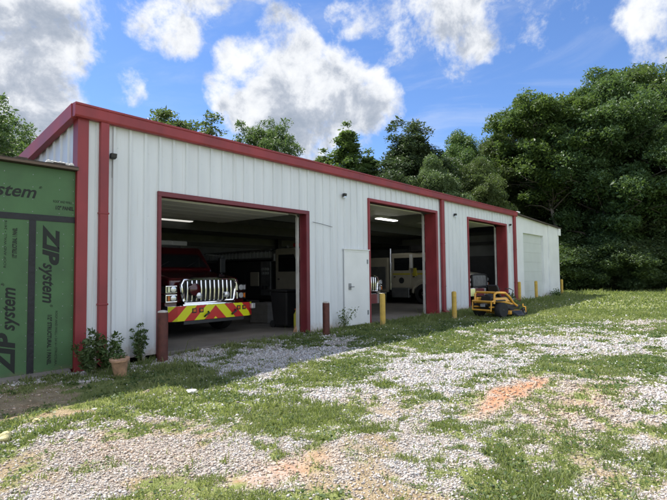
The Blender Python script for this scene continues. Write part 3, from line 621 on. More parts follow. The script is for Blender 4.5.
# ------------------------------------------------------------------ trucks
def wheel(parent, x, y, r=.5, wd=.28, side=-1):
    t=MB().lathe([(r*.55,-wd/2),(r*.93,-wd/2),(r,-wd/2+.04),(r,wd/2-.04),(r*.93,wd/2),(r*.55,wd/2)],(x,y,r),axis=0,seg=28).build('tyre',MT['rubber'],None,smooth=True)
    e=t; e.name='wheel'; e.parent=parent
    xo=x+side*wd*.5
    MB().lathe([(r*.56,xo-side*.0),(r*.5,xo-side*.02),(r*.34,xo-side*.05),(r*.2,xo+side*.02),(r*.06,xo+side*.03)],(0,y,r),axis=0,seg=24).build('rim',MT['chrome' if side else 'steel'],e,smooth=True)
def truck(name,label,loc,paint,hood_len,cab0,cab1,axle,w=2.44,roof=2.3,hood_z=(1.42,1.62),chev=False,length=8.5,crew=True,ladder=False,stripe=False):
    e=empty(name,loc,0,label,'fire truck'); h=w/2; P=MT[paint]
    # body: chassis side profile of the cab, hood, rear body
    b=MB(); hz0,hz1=hood_z
    cabp=[(cab0,.72),(cab0,hz1),(cab0+.5,roof-.1),(cab0+.62,roof),(cab1,roof),(cab1,.72)]
    b.prism(cabp,0,-h+.06,h-.06); cab=b.build('cab',P,e,bevel=.06,seg=3)
    b=MB(); y0=.33
    b.hull8([(-h*.9,y0,.82),(h*.9,y0,.82),(h*.93,cab0+.1,.82),(-h*.93,cab0+.1,.82),(-h*.84,y0+.06,hz0),(h*.84,y0+.06,hz0),(h*.8,cab0+.1,hz1),(-h*.8,cab0+.1,hz1)]); b.build('hood',P,e,bevel=.09,seg=4)
    for s in (-1,1):   # fenders: arch over the front wheel
        b=MB(); n=14; out=[(axle+.66*math.cos(PI*k/n),.55+.66*math.sin(PI*k/n)) for k in range(n+1)]; inn=[(axle+.56*math.cos(PI*k/n),.5+.56*math.sin(PI*k/n)) for k in range(n+1)]
        b.prism(out+inn[::-1],0,s*h*.68,s*(h-.02)); b.box((min(s*h*.68,s*(h-.05)),y0+.02,.62),(max(s*h*.68,s*(h-.05)),axle-.58,1.12)); b.build('fender',P,e,bevel=.03,smooth=True)
    # bumper
    b=MB(); b.prism([(-h-.02,.12),(-h+.18,0),(h-.18,0),(h+.02,.12),(h+.02,.32),(-h-.02,.32)],2,.42,.78)
    bp=b.build('bumper',MT['chrome'],e,bevel=.015)
    if chev:
        b=MB(); b.prism([(-h-.005,.105),(-h+.178,-.006),(h-.178,-.006),(h+.0,.105),(h+.0,.1115),(h-.18,-.0005),(-h+.18,-.0005),(-h-.005,.1115)],2,.425,.775); b.build('chevron_plate',MT['chevron'],bp)
        for xx in (-.62,-.42,.72,.9):
            q=MB(); q.box((xx-.06,-.02,.6),(xx+.06,-.0065,.71)); q.build('bumper_light',MT['black'],bp,bevel=.008); q=MB(); q.box((xx-.035,-.024,.625),(xx+.035,-.0205,.685)); q.build('lens',MT['amber'],bp)
        for xx in (-.28,.55): MB().tube([(xx-.05,-.02,.5),(xx-.05,-.07,.53),(xx+.05,-.07,.58),(xx+.05,-.02,.61)],.022,8).build('tow_eye',MT['dark'],bp,smooth=True)
        MB().box((h-.1,-.03,.6),(h+.03,.13,.74)).build('corner_light',MT['lens'],bp,bevel=.02)
        MB().box((-.9,-.0,.34),(.9,.3,.418)).build('under_bumper',MT['dark'],bp)
    # grille: chrome ring with upright bars over a dark core
    gw=.82; zb,zt=.84,1.37; yg=y0-.1
    out=[(-gw*.86,zb),(gw*.86,zb),(gw*.93,zb+.05),(gw,zt-.1),(gw*.93,zt),(gw*.6,zt+.035),(-gw*.6,zt+.035),(-gw*.93,zt),(-gw,zt-.1),(-gw*.93,zb+.05)]
    gr=MB().prism([(x*.97,zb+.02+(z-zb)*.95) for x,z in out],1,yg+.03,y0+.25).build('grille',MT['black'],e)
    MB().tube([(x,yg,z) for x,z in out],.042,8,closed=True).build('surround',MT['dark' if stripe else 'chrome'],gr,smooth=True)
    for k in range(11):
        xx=-gw*.8+k*gw*.16; MB().tube([(xx,yg+.01,zb+.04),(xx,yg-.01,(zb+zt)/2),(xx,yg+.01,zt)],.026,10).build('bar',MT['steel' if stripe else 'chrome'],gr,smooth=True)
    MB().box((-gw*.95,yg-.02,zb-.09),(gw*.95,y0+.1,zb-.035)).build('lower_trim',MT['chrome'],gr,bevel=.015)
    for s in (-1,1):
        for k,zz in enumerate((.86,1.07)):
            cx=s*(h-.2); b=MB(); b.box((cx-.16,y0-.06,zz),(cx+.16,y0+.25,zz+.185)); hb=b.build('headlight',MT['chrome'],e,bevel=.02)
            MB().box((cx-.135,y0-.068,zz+.025),(cx+.135,y0-.0605,zz+.16)).build('recess',MT['black'],hb)
            MB().lathe([(.075,y0-.075),(.07,y0-.085),(.03,y0-.09)],(cx-s*.03,0,zz+.093),axis=1,seg=20).build('lens',MT['lens'],hb,smooth=True)
            MB().box((cx+s*.085-.03,y0-.076,zz+.035),(cx+s*.085+.03,y0-.0685,zz+.15)).build('turn_signal',MT['lens' if k else 'amber'],hb)
        if chev:
            MB().lathe([(.06,yg-.14),(.075,yg-.13),(.07,yg-.05),(.03,yg-.03)],(s*.42+.02,0,1.0),axis=1,seg=18).build('spot_lamp',MT['lens'],e,smooth=True)
        # mirrors, windows, doors
        b=MB(); x=s*(h+.25); ym=cab0-.05; b.box((x-.1,ym-.06,1.55),(x+.1,ym+.05,2.0)); mr=b.build('mirror',MT['chrome' if not chev else 'black'],e,bevel=.03)
        MB().tube([(s*(h-.08),ym+.25,1.5),(x,ym,1.5),(x,ym,2.05),(s*(h-.08),ym+.3,2.1)],.016,6).build('arm',MT['steel'],mr)
        xd=s*(h-.06); nd=2 if crew else 1; dl=(cab1-cab0-.3)/nd
        for k in range(nd):
            ya=cab0+.26+k*dl; yb=ya+dl-.06; xa,xb=sorted((xd-s*.01,xd+s*.014))
            yt=max(ya,cab0+.6)
            d=MB(); d.prism([(ya,.8),(yb,.8),(yb,roof-.16),(yt,roof-.16),(ya,hz1+.05)],0,xa,xb); do=d.build('door',P,e,bevel=.01)
            xg=sorted((xd+s*.0145,xd+s*.02)); g_=MB(); g_.prism([(ya+.09,hz1-.06),(yb-.1,hz1-.06),(yb-.1,roof-.24),(yt+.04,roof-.24)],0,xg[0],xg[1]); g_.build('window',MT['glass'],do)
            xh=sorted((xd+s*.015,xd+s*.05)); MB().box((xh[0],yb-.2,1.3),(xh[1],yb-.08,1.35)).build('handle',MT['chrome'],do)
            if stripe:
                MB().box((xg[0],ya+.02,1.42),(xg[1]+.0,yb-.02,1.5)).build('stripe',MT['yel_line'],do)
                if k==nd-1: MB().lathe([(.15,xg[0]),(.15,xg[1]+.001)],(0,(ya+yb)/2,1.14),axis=0,seg=20).build('door_emblem',MT['dark'],do)
    wz=lambda t:(cab0-.006+.5*t*(1), hz1+.04+(roof-.18-hz1)*t)
    (ya,za),(yb,zb2)=wz(.04),wz(.9); b=MB(); b.hull8([(-h+.2,ya-.02,za),(h-.2,ya-.02,za),(h-.2,ya+.03,za),(-h+.2,ya+.03,za),(-h+.26,yb-.02,zb2),(h-.26,yb-.02,zb2),(h-.26,yb+.03,zb2),(-h+.26,yb+.03,zb2)]); ws=b.build('windshield',MT['glass'],e)
    for s in (-.5,.35): MB().tube([(s,ya-.045,za+.02),(s+.35,ya+.06,za+.16)],.01,5).build('wiper',MT['black'],ws)
    # light bar
    lb=MB().box((-h*.7,cab0+.75,roof+.06),(h*.7,cab0+1.0,roof+.2)).build('light_bar',MT['lens' if chev else 'redlens'],e,bevel=.03)
    MB().box((-h*.5,cab0+.72,roof-.01),(h*.5,cab0+1.03,roof+.058)).build('mount',MT['black'],lb)
    for s in (-1,1): MB().box((min(s*h*.3,s*h*.68),cab0+.743,roof+.075),(max(s*h*.3,s*h*.68),cab0+.749,roof+.185)).build('lamp',MT['redlens'] if not chev else MT['lens'],lb)
    # rear body with lockers, chassis
    b=MB(); b.box((-h+.03,cab1+.18,.55),(h-.03,length,2.02 if ladder else 2.3)); rb=b.build('rear_body',MT['dark'] if ladder else P,e,bevel=.03)
    for s in (-1,1):
        for k in range(3):
            ln=(length-cab1-.5)/3; ya=cab1+.3+k*ln; xa,xb=sorted((s*(h-.031),s*(h-.015))); MB().box((xa,ya,.72),(xb,ya+ln-.1,1.85)).build('locker_door',MT['dark'] if ladder else MT['steel'],rb,bevel=.01)
    MB().box((-.5,.35,.45),(.5,length-.1,.7)).build('chassis',MT['dark'],e)
    for s in (-1,1):
        wheel(e,s*(h-.17),axle,.5,.28,s); wheel(e,s*(h-.24),length-2.0,.5,.45,s)
        MB().box((min(s*.85,s*(h-.03)),axle+.72,.42),(max(s*.85,s*(h-.03)),cab1+.1,.68)).build('step',MT['chrome'],e,bevel=.01)
    if ladder:
        pp=MB().box((-h-.0,cab1+.2,.7),(-h+.03,cab1+.75,2.0)).build('pump_panel',MT['steel'],e,bevel=.01)
        for i in range(6): MB().lathe([(.055,-h-.03),(.055,-h+.0)],(0,cab1+.34+.14*(i%3),1.55+.16*(i//3)),axis=0,seg=14).build('gauge',MT['lens'],pp)
        for i in range(3): MB().lathe([(.07,-h-.12),(.06,-h)],(0,cab1+.32+.16*i,1.0),axis=0,seg=14).build('outlet',MT['chrome'],pp)
        MB().box((-h-.02,cab1+.85,1.05),(-h+.02,cab1+1.35,1.6)).build('tool_box',MT['truck_white'],e,bevel=.02)
        b=MB()
        for x in (-h+.1,-h+.6):
            for zz in (2.12,2.45): b.tube([(x,cab1+.25,zz),(x,length-.1,zz-.03)],.035,6)
        n=18
        for k in range(n):
            y=cab1+.35+k*(length-cab1-.6)/n
            for x in (-h+.1,-h+.6): b.tube([(x,y,2.12),(x,y,2.45)],.018,5)
        b.build('ladder',MT['steel'],e)
        b=MB()
        for x in (-.2,.2,.6): b.tube([(x,cab1+.3,2.12),(x,length-.3,2.12)],.09,10)
        b.build('hard_suction_hose',MT['black'],e)
        b=MB(); b.lathe([(.1,2.02),(.12,2.3),(.05,2.36)],(-.7,cab1+.5,0),seg=12); b.tube([(-.7,cab1+.5,2.4),(-.75,cab1-.3,2.55)],.06,10); b.build('deck_gun',MT['steel'],e)
    return e
tr=truck('fire_engine','dark red fire engine with chrome grille and chevron bumper in the first bay',(3.92,1.4,SLAB),'engine_red',1.4,1.75,4.2,1.25,2.5,2.3,(1.42,1.66),True,8.2)
w=MB().lathe([(.02,.0),(.1,.03),(.15,.05),(.15,.2),(.08,.26)],(-.5,.08,1.15),axis=1,seg=20).build('siren',MT['engine_red'],tr,smooth=True)
truck('ladder_truck','white fire truck with ladder rack parked behind the walk-in door',(10.62,1.5,SLAB),'truck_white',1.6,1.95,3.6,1.25,2.42,2.48,(1.42,1.66),False,8.2,False,True)
truck('pumper_truck','white crew-cab fire truck with yellow stripe deep in the second bay',(18.72,.75,SLAB),'truck_white',1.7,1.9,4.4,2.55,2.44,2.5,(1.42,1.7),False,9.0,True,False,True)
pt=bpy.data.objects['pumper_truck']
w=MB()
for i in range(5): w.tube([(-.9+.12*math.cos(a)*3,2.9+.5*math.sin(a)+i*.0,2.6+.05*i) for a in [j*PI/6 for j in range(12)]],.045,7,closed=True)
w.box((-1.1,2.2,2.505),(.9,3.7,2.56)); w.build('roof_hose',MT['black'],pt,smooth=True)
w=MB(); w.box((-1.27,3.12,1.75),(-1.2,3.26,2.42)); w.build('mirror_post',MT['door_panel'],pt,bevel=.01)
w=MB(); w.tube([(-1.2,4.3,1.0),(-1.27,4.32,1.05),(-1.27,4.32,2.0),(-1.2,4.3,2.05)],.02,8); w.build('grab_rail',MT['chrome'],pt,smooth=True)
w=MB(); w.box((-1.215,3.35,.3),(-1.0,4.35,.78)); w.build('side_box',MT['steel'],pt,bevel=.02)
w=MB(); w.tube([(-1.05,4.5,.6),(-1.05,4.5,2.75)],.07,12); w.build('exhaust_stack',MT['chrome'],pt,smooth=True)
w=MB(); w.hull8([(-1.235,2.85,1.35),(-1.205,2.85,1.35),(-1.205,3.1,1.35),(-1.235,3.1,1.35),(-1.26,2.9,1.75),(-1.205,2.9,1.75),(-1.205,3.05,1.75),(-1.26,3.05,1.75)]); w.build('reflective_jacket',MT['yel_line'],pt,bevel=.02)
# clutter by the door jamb of the first bay
e=empty('trash_bin',(6.35,1.35,SLAB),label='tall black wheeled bin inside the first bay by the jamb',cat='bin')
MB().hull8([(-.27,-.27,.06),(.27,-.27,.06),(.27,.27,.06),(-.27,.27,.06),(-.34,-.34,1.0),(.34,-.34,1.0),(.34,.34,1.0),(-.34,.34,1.0)]).build('bin_body',MT['black'],e,bevel=.04)
MB().box((-.37,-.37,1.003),(.37,.37,1.07)).build('lid',MT['black'],e,bevel=.03)
for s in (-1,1): MB().lathe([(.1,-.03),(.1,.03)],(s*.25,.3,.1),axis=0,seg=14).build('wheel',MT['rubber'],e)
e=empty('crate',(7.1,3.0,SLAB),.2,'grey crate on the floor between the red engine and black bin','crate')
w=MB(); w.box((-.4,-.32,0),(.4,.32,.6)); w.build('crate_body',MT['card'],e,bevel=.015)
w=MB(); [w.box((-.42,-.34,z),(.42,.34,z+.08)) for z in (.02,.28,.53)]; w.build('slat',MT['card'],e,bevel=.005)
p=at(297,322,1,.55); e=empty('fire_extinguisher',(p.x-.02,.55,SLAB),label='small yellow and orange extinguisher standing at the first bay jamb',cat='extinguisher')
MB().lathe([(.07,.0),(.075,.03),(.075,.42),(.03,.5),(.025,.54)],seg=18).build('cylinder_body',MT['yel_line'],e,smooth=True)
MB().tube([(0,0,.52),(.09,-.02,.56),(.12,-.02,.4),(.11,-.02,.15)],.014,6).build('hose',MT['orange'],e)
MB().box((-.05,-.015,.54),(.07,.015,.58)).build('handle',MT['orange'],e)
p=at(300,310,1,.3); e=empty('broom',(p.x,.3,SLAB),label='orange handled broom leaning beside the first bay door track',cat='broom')
MB().tube([(-.1,0,.14),(.06,-.07,1.3)],.014,8).build('handle',MT['orange'],e); MB().hull8([(-.22,-.04,0),(.02,-.04,0),(.02,.04,0),(-.22,.04,0),(-.17,-.02,.16),(-.03,-.02,.16),(-.03,.02,.16),(-.17,.02,.16)]).build('bristles',MT['basket'],e)

# ------------------------------------------------------------------ mower
mo=empty('riding_mower',(13.3,-2.06,tz(13.3,-2.06)),R(-17),'yellow and black zero-turn riding mower parked outside the third bay','mower',scale=.91)
Yl=MT['mow_yellow']
b=MB(); b.box((-.62,-.36,.28),(.75,.36,.4)); b.box((-.8,-.3,.4),(-.2,.3,.55)); b.build('frame',MT['black'],mo,bevel=.02)
b=MB(); b.hull8([(-.78,-.28,.42),(-.3,-.28,.42),(-.3,.28,.42),(-.78,.28,.42),(-.72,-.24,.78),(-.36,-.24,.78),(-.36,.24,.78),(-.72,.24,.78)]); en=b.build('engine',MT['black'],mo,bevel=.04); 
MB().lathe([(.16,.78),(.16,.84),(.1,.87)],(-.54,0,0),seg=18).build('air_filter',MT['dark'],en,smooth=True); MB().tube([(-.8,-.12,.5),(-.84,.0,.5),(-.8,.14,.5)],.04,8).build('muffler',MT['steel'],en)
for s in (-1,1):
    t=MB().lathe([(.15,-.11),(.25,-.12),(.28,-.08),(.28,.08),(.25,.12),(.15,.11)],(-.5,0,0),axis=1,seg=24); t.v=[(x,y+s*.5,z+.28) for x,y,z in t.v]
    t=t.build('rear_wheel',MT['rubber'],mo,smooth=True); r_=MB().lathe([(.155,s*.6),(.13,s*.58),(.05,s*.6),(.02,s*.62)],(-.5,0,.28),axis=1,seg=20).build('rim',MT['black'],t,smooth=True)
    t=MB().lathe([(.06,-.07),(.13,-.075),(.15,-.04),(.15,.04),(.13,.075),(.06,.07)],(.88,0,.0),axis=1,seg=20); t.v=[(x,y+s*.44,z+.15) for x,y,z in t.v]
    t=t.build('caster_wheel',MT['rubber'],mo,smooth=True); MB().lathe([(.065,s*.51),(.05,s*.52),(.02,s*.53)],(.88,0,.15),axis=1,seg=16).build('rim',MT['steel'],t)
    MB().tube([(.88,s*.54,.15),(.88,s*.54,.34),(.86,s*.44,.36),(.86,s*.44,.46)],.022,8).build('caster_fork',Yl,mo)
    # side guard: yellow loop above the rear wheel
    MB().tube([(-.82,s*.44,.52),(-.8,s*.45,.86),(-.68,s*.46,.93),(-.2,s*.46,.9),(.05,s*.46,.74),(.3,s*.44,.5),(.55,s*.4,.4)],.042,10).build('side_rail',Yl,mo,smooth=True)
    MB().hull8([(-.78,s*.36,.6),(-.2,s*.36,.6),(-.2,s*.5,.6),(-.78,s*.5,.6),(-.74,s*.36,.66),(-.24,s*.36,.66),(-.24,s*.5,.66),(-.74,s*.5,.66)]).build('fender',MT['black'],mo,bevel=.02)
    MB().tube([(.1,s*.4,.45),(.14,s*.42,.72),(.32,s*.42,.98),(.27,s*.3,1.05),(.25,s*.1,1.03)],.018,8).build('control_lever',MT['black'],mo,smooth=True)
b=MB(); b.tube([(-.98,-.42,.28),(-.98,.42,.28),(-.96,.44,.6),(-.96,-.44,.6)],.04,10,closed=True)
for s in (-1,1): b.tube([(-.97,s*.36,.4),(-.6,s*.33,.38)],.03,8); b.tube([(-.96,s*.44,.6),(-.82,s*.44,.62),(-.3,s*.45,.58),(.2,s*.45,.48)],.035,8)
b.tube([(-.72,-.46,.92),(-.74,-.3,.93),(-.74,.3,.93),(-.72,.46,.92)],.042,10); b.tube([(-.82,-.44,.56),(-.82,.44,.56)],.035,8)
b.build('engine_guard',Yl,mo,smooth=True)
b=MB(); b.box((-.93,-.1,.4),(-.9,.1,.5)); b.build('number_plate',MT['lens'],mo)
b=MB(); b.hull8([(-.2,-.27,.62),(.26,-.27,.62),(.26,.27,.62),(-.2,.27,.62),(-.2,-.26,.76),(.26,-.26,.73),(.26,.26,.73),(-.2,.26,.76)]); se=b.build('seat',MT['black'],mo,bevel=.04,seg=3)
MB().hull8([(-.24,-.26,.72),(-.12,-.26,.72),(-.12,.26,.72),(-.24,.26,.72),(-.38,-.22,1.2),(-.27,-.22,1.2),(-.27,.22,1.2),(-.38,.22,1.2)]).build('backrest',MT['black'],se,bevel=.06,seg=3)
MB().box((-.24,-.24,.5),(.24,.24,.62)).build('seat_base',MT['black'],mo,bevel=.02)
for s in (-1,1): MB().hull8([(-.8,s*.34,.6),(.12,s*.34,.56),(.12,s*.47,.56),(-.8,s*.47,.6),(-.76,s*.36,.74),(-.1,s*.36,.74),(-.1,s*.45,.74),(-.76,s*.45,.74)]).build('side_panel',Yl,mo,bevel=.03)
b=MB(); b.prism([(-.1,-.62),(.55,-.62),(.66,-.4),(.66,.4),(.55,.62),(-.1,.62),(-.2,.4),(-.2,-.4)],2,.1,.24); de=b.build('deck',Yl,mo,bevel=.03)
MB().hull8([(.02,-.84,.06),(.38,-.86,.06),(.5,-.62,.1),(-.06,-.62,.1),(.02,-.82,.12),(.38,-.84,.12),(.5,-.615,.25),(-.06,-.615,.25)]).build('discharge_chute',MT['black'],de,bevel=.015)
for y in (-.36,.36): MB().lathe([(.13,.242),(.13,.3),(.08,.32)],(.22,y,0),seg=16).build('spindle_cover',MT['black'],de,smooth=True)
b=MB(); b.box((.5,-.3,.36),(.98,.3,.41)); b.build('foot_plate',MT['black'],mo,bevel=.01)

# ------------------------------------------------------------------ small plants, planter, stones
def leaf_cloud(n, centers, rad, size, seed, flat=.0, up=.4):
    r=np.random.default_rng(seed); C=np.asarray(centers,float); k=r.integers(0,len(C),n); d=r.normal(size=(n,3)); d/=np.linalg.norm(d,axis=1)[:,None]
    rr=np.asarray(rad,float); rr=rr[k] if rr.ndim else np.full(n,rr)
    p=C[k]+d*(rr*r.random(n)**.4)[:,None]*np.array([1,1,.75])
    return leaf_quads(p, size*np.exp(r.normal(0,.25,n)), r, up, k)
def leaf_quads(p, s, r, up=.4, k=None):
    n=len(p); nr=r.normal(size=(n,3)); nr[:,2]=np.abs(nr[:,2])+up; nr/=np.linalg.norm(nr,axis=1)[:,None]
    a=r.normal(size=(n,3)); a-=nr*(a*nr).sum(1)[:,None]; a/=np.linalg.norm(a,axis=1)[:,None]; b=np.cross(nr,a)
    s=s[:,None]; v=np.stack([p-a*s,p+b*s*.45-nr*s*.12,p+a*s*1.1,p-b*s*.45-nr*s*.12],1)
    cl=(_hash(np.asarray(k if k is not None else np.zeros(n)),np.zeros(n),5)) if k is not None else np.zeros(n)
    t=np.clip(.5*r.random(n)+.5*cl,0,1)
    return v.reshape(-1,3), np.repeat(np.stack([t,t,t,np.ones(n)],-1)[:,None],4,1).reshape(-1,4)
def leaf_obj(name, v, tint, mt, parent):
    n=len(v)//4; me=arr_mesh(name,v,np.arange(n*4),np.full(n,4),[mt],False,{'tint':tint}); return link(name,me,parent)
def bush(x,y,h,r,n,seed,label,size=.035,mt='weed',name='bush'):
    e=empty(name,(x,y,tz(x,y)),label=label,cat='plant'); rr=random.Random(seed); w=MB(); C=[]
    for i in range(9):
        a=rr.random()*6.28; q=rr.random()**.6*r; hh=h*(.45+.55*rr.random()); tip=(q*math.cos(a),q*math.sin(a)*.7,hh); w.tube([(0,0,-.02),(tip[0]*.4,tip[1]*.4,hh*.55),tip],[.008,.006,.003],5)
        for t in (.35,.6,.8,1.): C.append((tip[0]*t,tip[1]*t,hh*t))
    w.build('stem',MT['weed_stem'],e); v,t=leaf_cloud(n,C,r*.33,size,seed); leaf_obj('foliage',v,t,MT[mt],e); return e
MT['weed_stem']=M('weed_stem',(.12,.14,.05),.7)
bush(-.02,-.5,.74,.24,950,1,'leafy green bush growing against the red corner trim')
bush(.33,-.42,.7,.22,750,2,'leafy green bush behind the basket planter')
bush(1.02,-.2,.74,.17,420,3,'slender leafy plant against the white wall beside the brown bollard')
bush(6.9,-.3,.62,.42,260,4,'sparse dry weeds below the walk-in door',.028,name='weed_clump')
bush(18.6,-.4,.5,.45,350,6,'weeds at the foot of the annex corner beside the end downspout',.04,name='weed_clump')
bush(25.8,-.5,.42,.55,420,8,'low weeds along the foot of the annex end wall',.045,name='weed_clump')
e=empty('planter',(.27,-.98,tz(.27,-.98)),label='flared tan basket planter tilted beside the corner bushes',cat='planter'); e.rotation_euler=(R(5),R(-6),0); e.scale=(.66,.66,.72)
MB().lathe([(.13,-.02),(.14,.02),(.2,.36),(.22,.4),(.2,.4),(.185,.36),(.13,.3)],seg=22).build('basket',MT['basket'],e,smooth=True)
MB().lathe([(.205,.36),(.235,.37),(.235,.41),(.205,.42)],seg=22).build('rim',MT['basket'],e,smooth=True)
v,t=leaf_cloud(160,[(0,0,.42),(.08,.0,.46),(-.08,.03,.45)],.12,.03,9); leaf_obj('plant',v,t,MT['weed'],e)
def rock(px,py,s,mt,label,seed,flat=.6):
    p=at(px,py,2,.03); r=np.random.default_rng(seed); bm=bmesh.new(); bmesh.ops.create_icosphere(bm,subdivisions=3,radius=1)
    o1,o2=r.random(3)*9,r.random(3)*9
    for v in bm.verts:
        c=v.co; f=1+.35*math.sin(c.x*2.3+o1[0])*math.sin(c.y*2.1+o1[1])+.18*math.sin(c.z*5+o2[0])*math.sin(c.x*4.7+o2[1]); v.co=Vector((c.x*f*s*1.25,c.y*f*s*.8,c.z*f*s*flat))
    me=bpy.data.meshes.new('stone'); bm.to_mesh(me); bm.free(); me.materials.append(MT[mt]); o=link('stone',me); o.location=(p.x,p.y,tz(p.x,p.y)+s*flat*.55); o.rotation_euler.z=r.random()*6
    tag(o,label,'stone')
rock(192,391,.06,'limestone','white jagged stone lying in the grass before the first bay',1)
rock(4,437,.065,'yellowstone','pale yellow stone at the edge of the bare dirt patch, larger one',2,.8)
rock(37,418,.035,'yellowstone','small pale yellow stone in dry grass below the green addition',3)
rock(13,384,.03,'limestone','small white stone in shade at the foot of the green addition',4)
rock(95,407,.028,'limestone','little flat white stone in the grass near the corner bushes',5,.4)

# ------------------------------------------------------------------ trees
def tree_mesh(seed, h, cw, base, nclump, per, leaf, style='oak', clump=.9, lean=(0,0), trunk_r=.22):
    """trunk with limbs as tubes, and a crown of leaf faces gathered in clumps at the limb ends"""
    rr=random.Random(seed); r=np.random.default_rng(seed); w=MB(); C=[]; RD=[]
    top=Vector((lean[0],lean[1],h*.93)); bend=Vector((rr.uniform(-.3,.3),rr.uniform(-.3,.3),0))
    tp=lambda t: Vector((lean[0]*t,lean[1]*t,h*.93*t))+bend*math.sin(PI*t)
    w.tube([tp(t/9)-Vector((0,0,.3 if t==0 else 0)) for t in range(9)],[trunk_r*(1.25 if t==0 else 1-.11*t) for t in range(9)],9)
    nl=int(nclump/3.2)
    for i in range(nl):
        f=(i+.5)/nl; t0=base+(1-base)*f*.97
        prof={'oak':math.sin(PI*min(1,.16+.8*f))**.6,'round':math.sin(PI*min(1,.1+.85*f))**.5,'cone':(1-f)**.8+.07,'airy':.5+.5*math.sin(PI*min(1,.15+.8*f)),'pine':(.35+.65*math.sin(PI*min(1,f*1.05)))*(1.1-.5*f)}[style]
        a=i*2.4+rr.uniform(-.5,.5); L=cw*prof*rr.uniform(.62,1.08)
        s=tp(t0*.88 if style!='cone' else t0*.97); rise=L*(rr.uniform(.2,.65) if style not in('cone','pine') else rr.uniform(-.05,.3))
        e=Vector((s.x+L*math.cos(a),s.y+L*math.sin(a),min(h*.98,max(.6,s.z+rise))))
        mid=(s+e)*.5+Vector((rr.uniform(-.2,.2),rr.uniform(-.2,.2),L*.1)); br=max(.018,trunk_r*.34*(1-.75*f))
        w.tube([s,mid,e],[br,br*.6,br*.2],6,1)
        for u in (1.,.72,.45,.26):
            c=(s*(1-u)**2+mid*2*u*(1-u)+e*u*u) if u<1 else e
            jit=L*.22
            for _ in range(2 if u>.5 else 1):
                q=c+Vector((rr.uniform(-jit,jit),rr.uniform(-jit,jit),rr.uniform(-jit*.5,jit*.7)))
                C.append(q); RD.append(clump*rr.uniform(.55,1.15)*(.75 if style=='cone' else 1)); 
                if rr.random()<.6: w.tube([c,q],[br*.3,br*.1],4,1)
    if style in('cone',): C.append(tp(1)); RD.append(clump*.45)
    else:
        for i in range(9):
            a=rr.uniform(0,6.28); q=cw*rr.uniform(.05,.42); C.append(tp(.97)+Vector((q*math.cos(a),q*math.sin(a),rr.uniform(-.09,.02)*h-q*.25))); RD.append(clump*rr.uniform(.6,1.))
    C=np.array([c[:] for c in C]); RD=np.array(RD); n=per*len(C); k=r.integers(0,len(C),n)
    d=r.normal(size=(n,3)); d/=np.linalg.norm(d,axis=1)[:,None]; d[:,2]=np.where((d[:,2]<-.2)&(r.random(n)<.6),-d[:,2],d[:,2])
    p=C[k]+d*(RD[k]*(.25+.75*r.random(n)**.55))[:,None]*np.array([1,1,.62]); p+=r.normal(0,.09,(n,3))
    p[:,2]=np.maximum(p[:,2],.15); p[:,2]*=h/np.percentile(p[:,2],99.9)
    v,t=leaf_quads(p,leaf*np.exp(r.normal(0,.28,n)),r,.35,k)
    return w,v,t
PROT={}
def tree(kind, px, top, Z, label, group='trees around the station', foot=None, rz=None, name='broadleaf_tree', sw=1.):
    tp=at_depth(px,top,Z); h=tp.z
    spec=TK[kind]
    if kind not in PROT:
        w,v,t=tree_mesh(*spec['a'],**spec['k']); tm=w.build('trunk',[MT[spec['bark']],MT['bark']],None,smooth=True); cm=leaf_obj('crown',v,t,MT[spec['leaf']],None); PROT[kind]=(tm.data,cm.data); bpy.data.objects.remove(tm); bpy.data.objects.remove(cm)
    tm,cm=PROT[kind]; z=tz(tp.x,tp.y); k=(h-z)/spec['a'][1]
    e=empty(name,(tp.x,tp.y,z),random.uniform(0,6.28) if rz is None else rz,label,'tree',group); e.scale=(k*sw,k*sw,k)
    link('trunk',tm,e); link('crown',cm,e); return e
TK={ # seed, height, crown half width, crown base (share), clumps, leaves per clump, leaf size
 'oakA':dict(a=(3,17,5.0,.1,175,620,.1),k=dict(style='oak',clump=1.25,trunk_r=.34),bark='bark',leaf='leaf'),
 'oakB':dict(a=(8,17,4.7,.08,175,620,.1),k=dict(style='round',clump=1.2,trunk_r=.32),bark='bark',leaf='leaf'),
 'oakC':dict(a=(21,15,4.4,.1,160,560,.1),k=dict(style='oak',clump=1.2,trunk_r=.3),bark='bark',leaf='leaf2'),
 'airy':dict(a=(5,14,3.7,.34,260,95,.098),k=dict(style='airy',clump=.62,trunk_r=.24),bark='palebark',leaf='leaf'),
 'lean':dict(a=(14,14.5,3.5,.48,250,170,.095),k=dict(style='airy',clump=.7,trunk_r=.2,lean=(-1.6,1.9)),bark='palebark',leaf='leaf'),
 'cone':dict(a=(6,14,2.3,.2,170,85,.095),k=dict(style='cone',clump=.6,trunk_r=.2),bark='bark',leaf='leaf2'),
 'pine':dict(a=(9,14,3.4,.25,260,170,.09),k=dict(style='pine',clump=.65,trunk_r=.24),bark='bark',leaf='leaf3'),
 'shrub':dict(a=(12,4,2.3,.05,60,420,.075),k=dict(style='round',clump=.8,trunk_r=.08),bark='bark',leaf='leaf'),
}
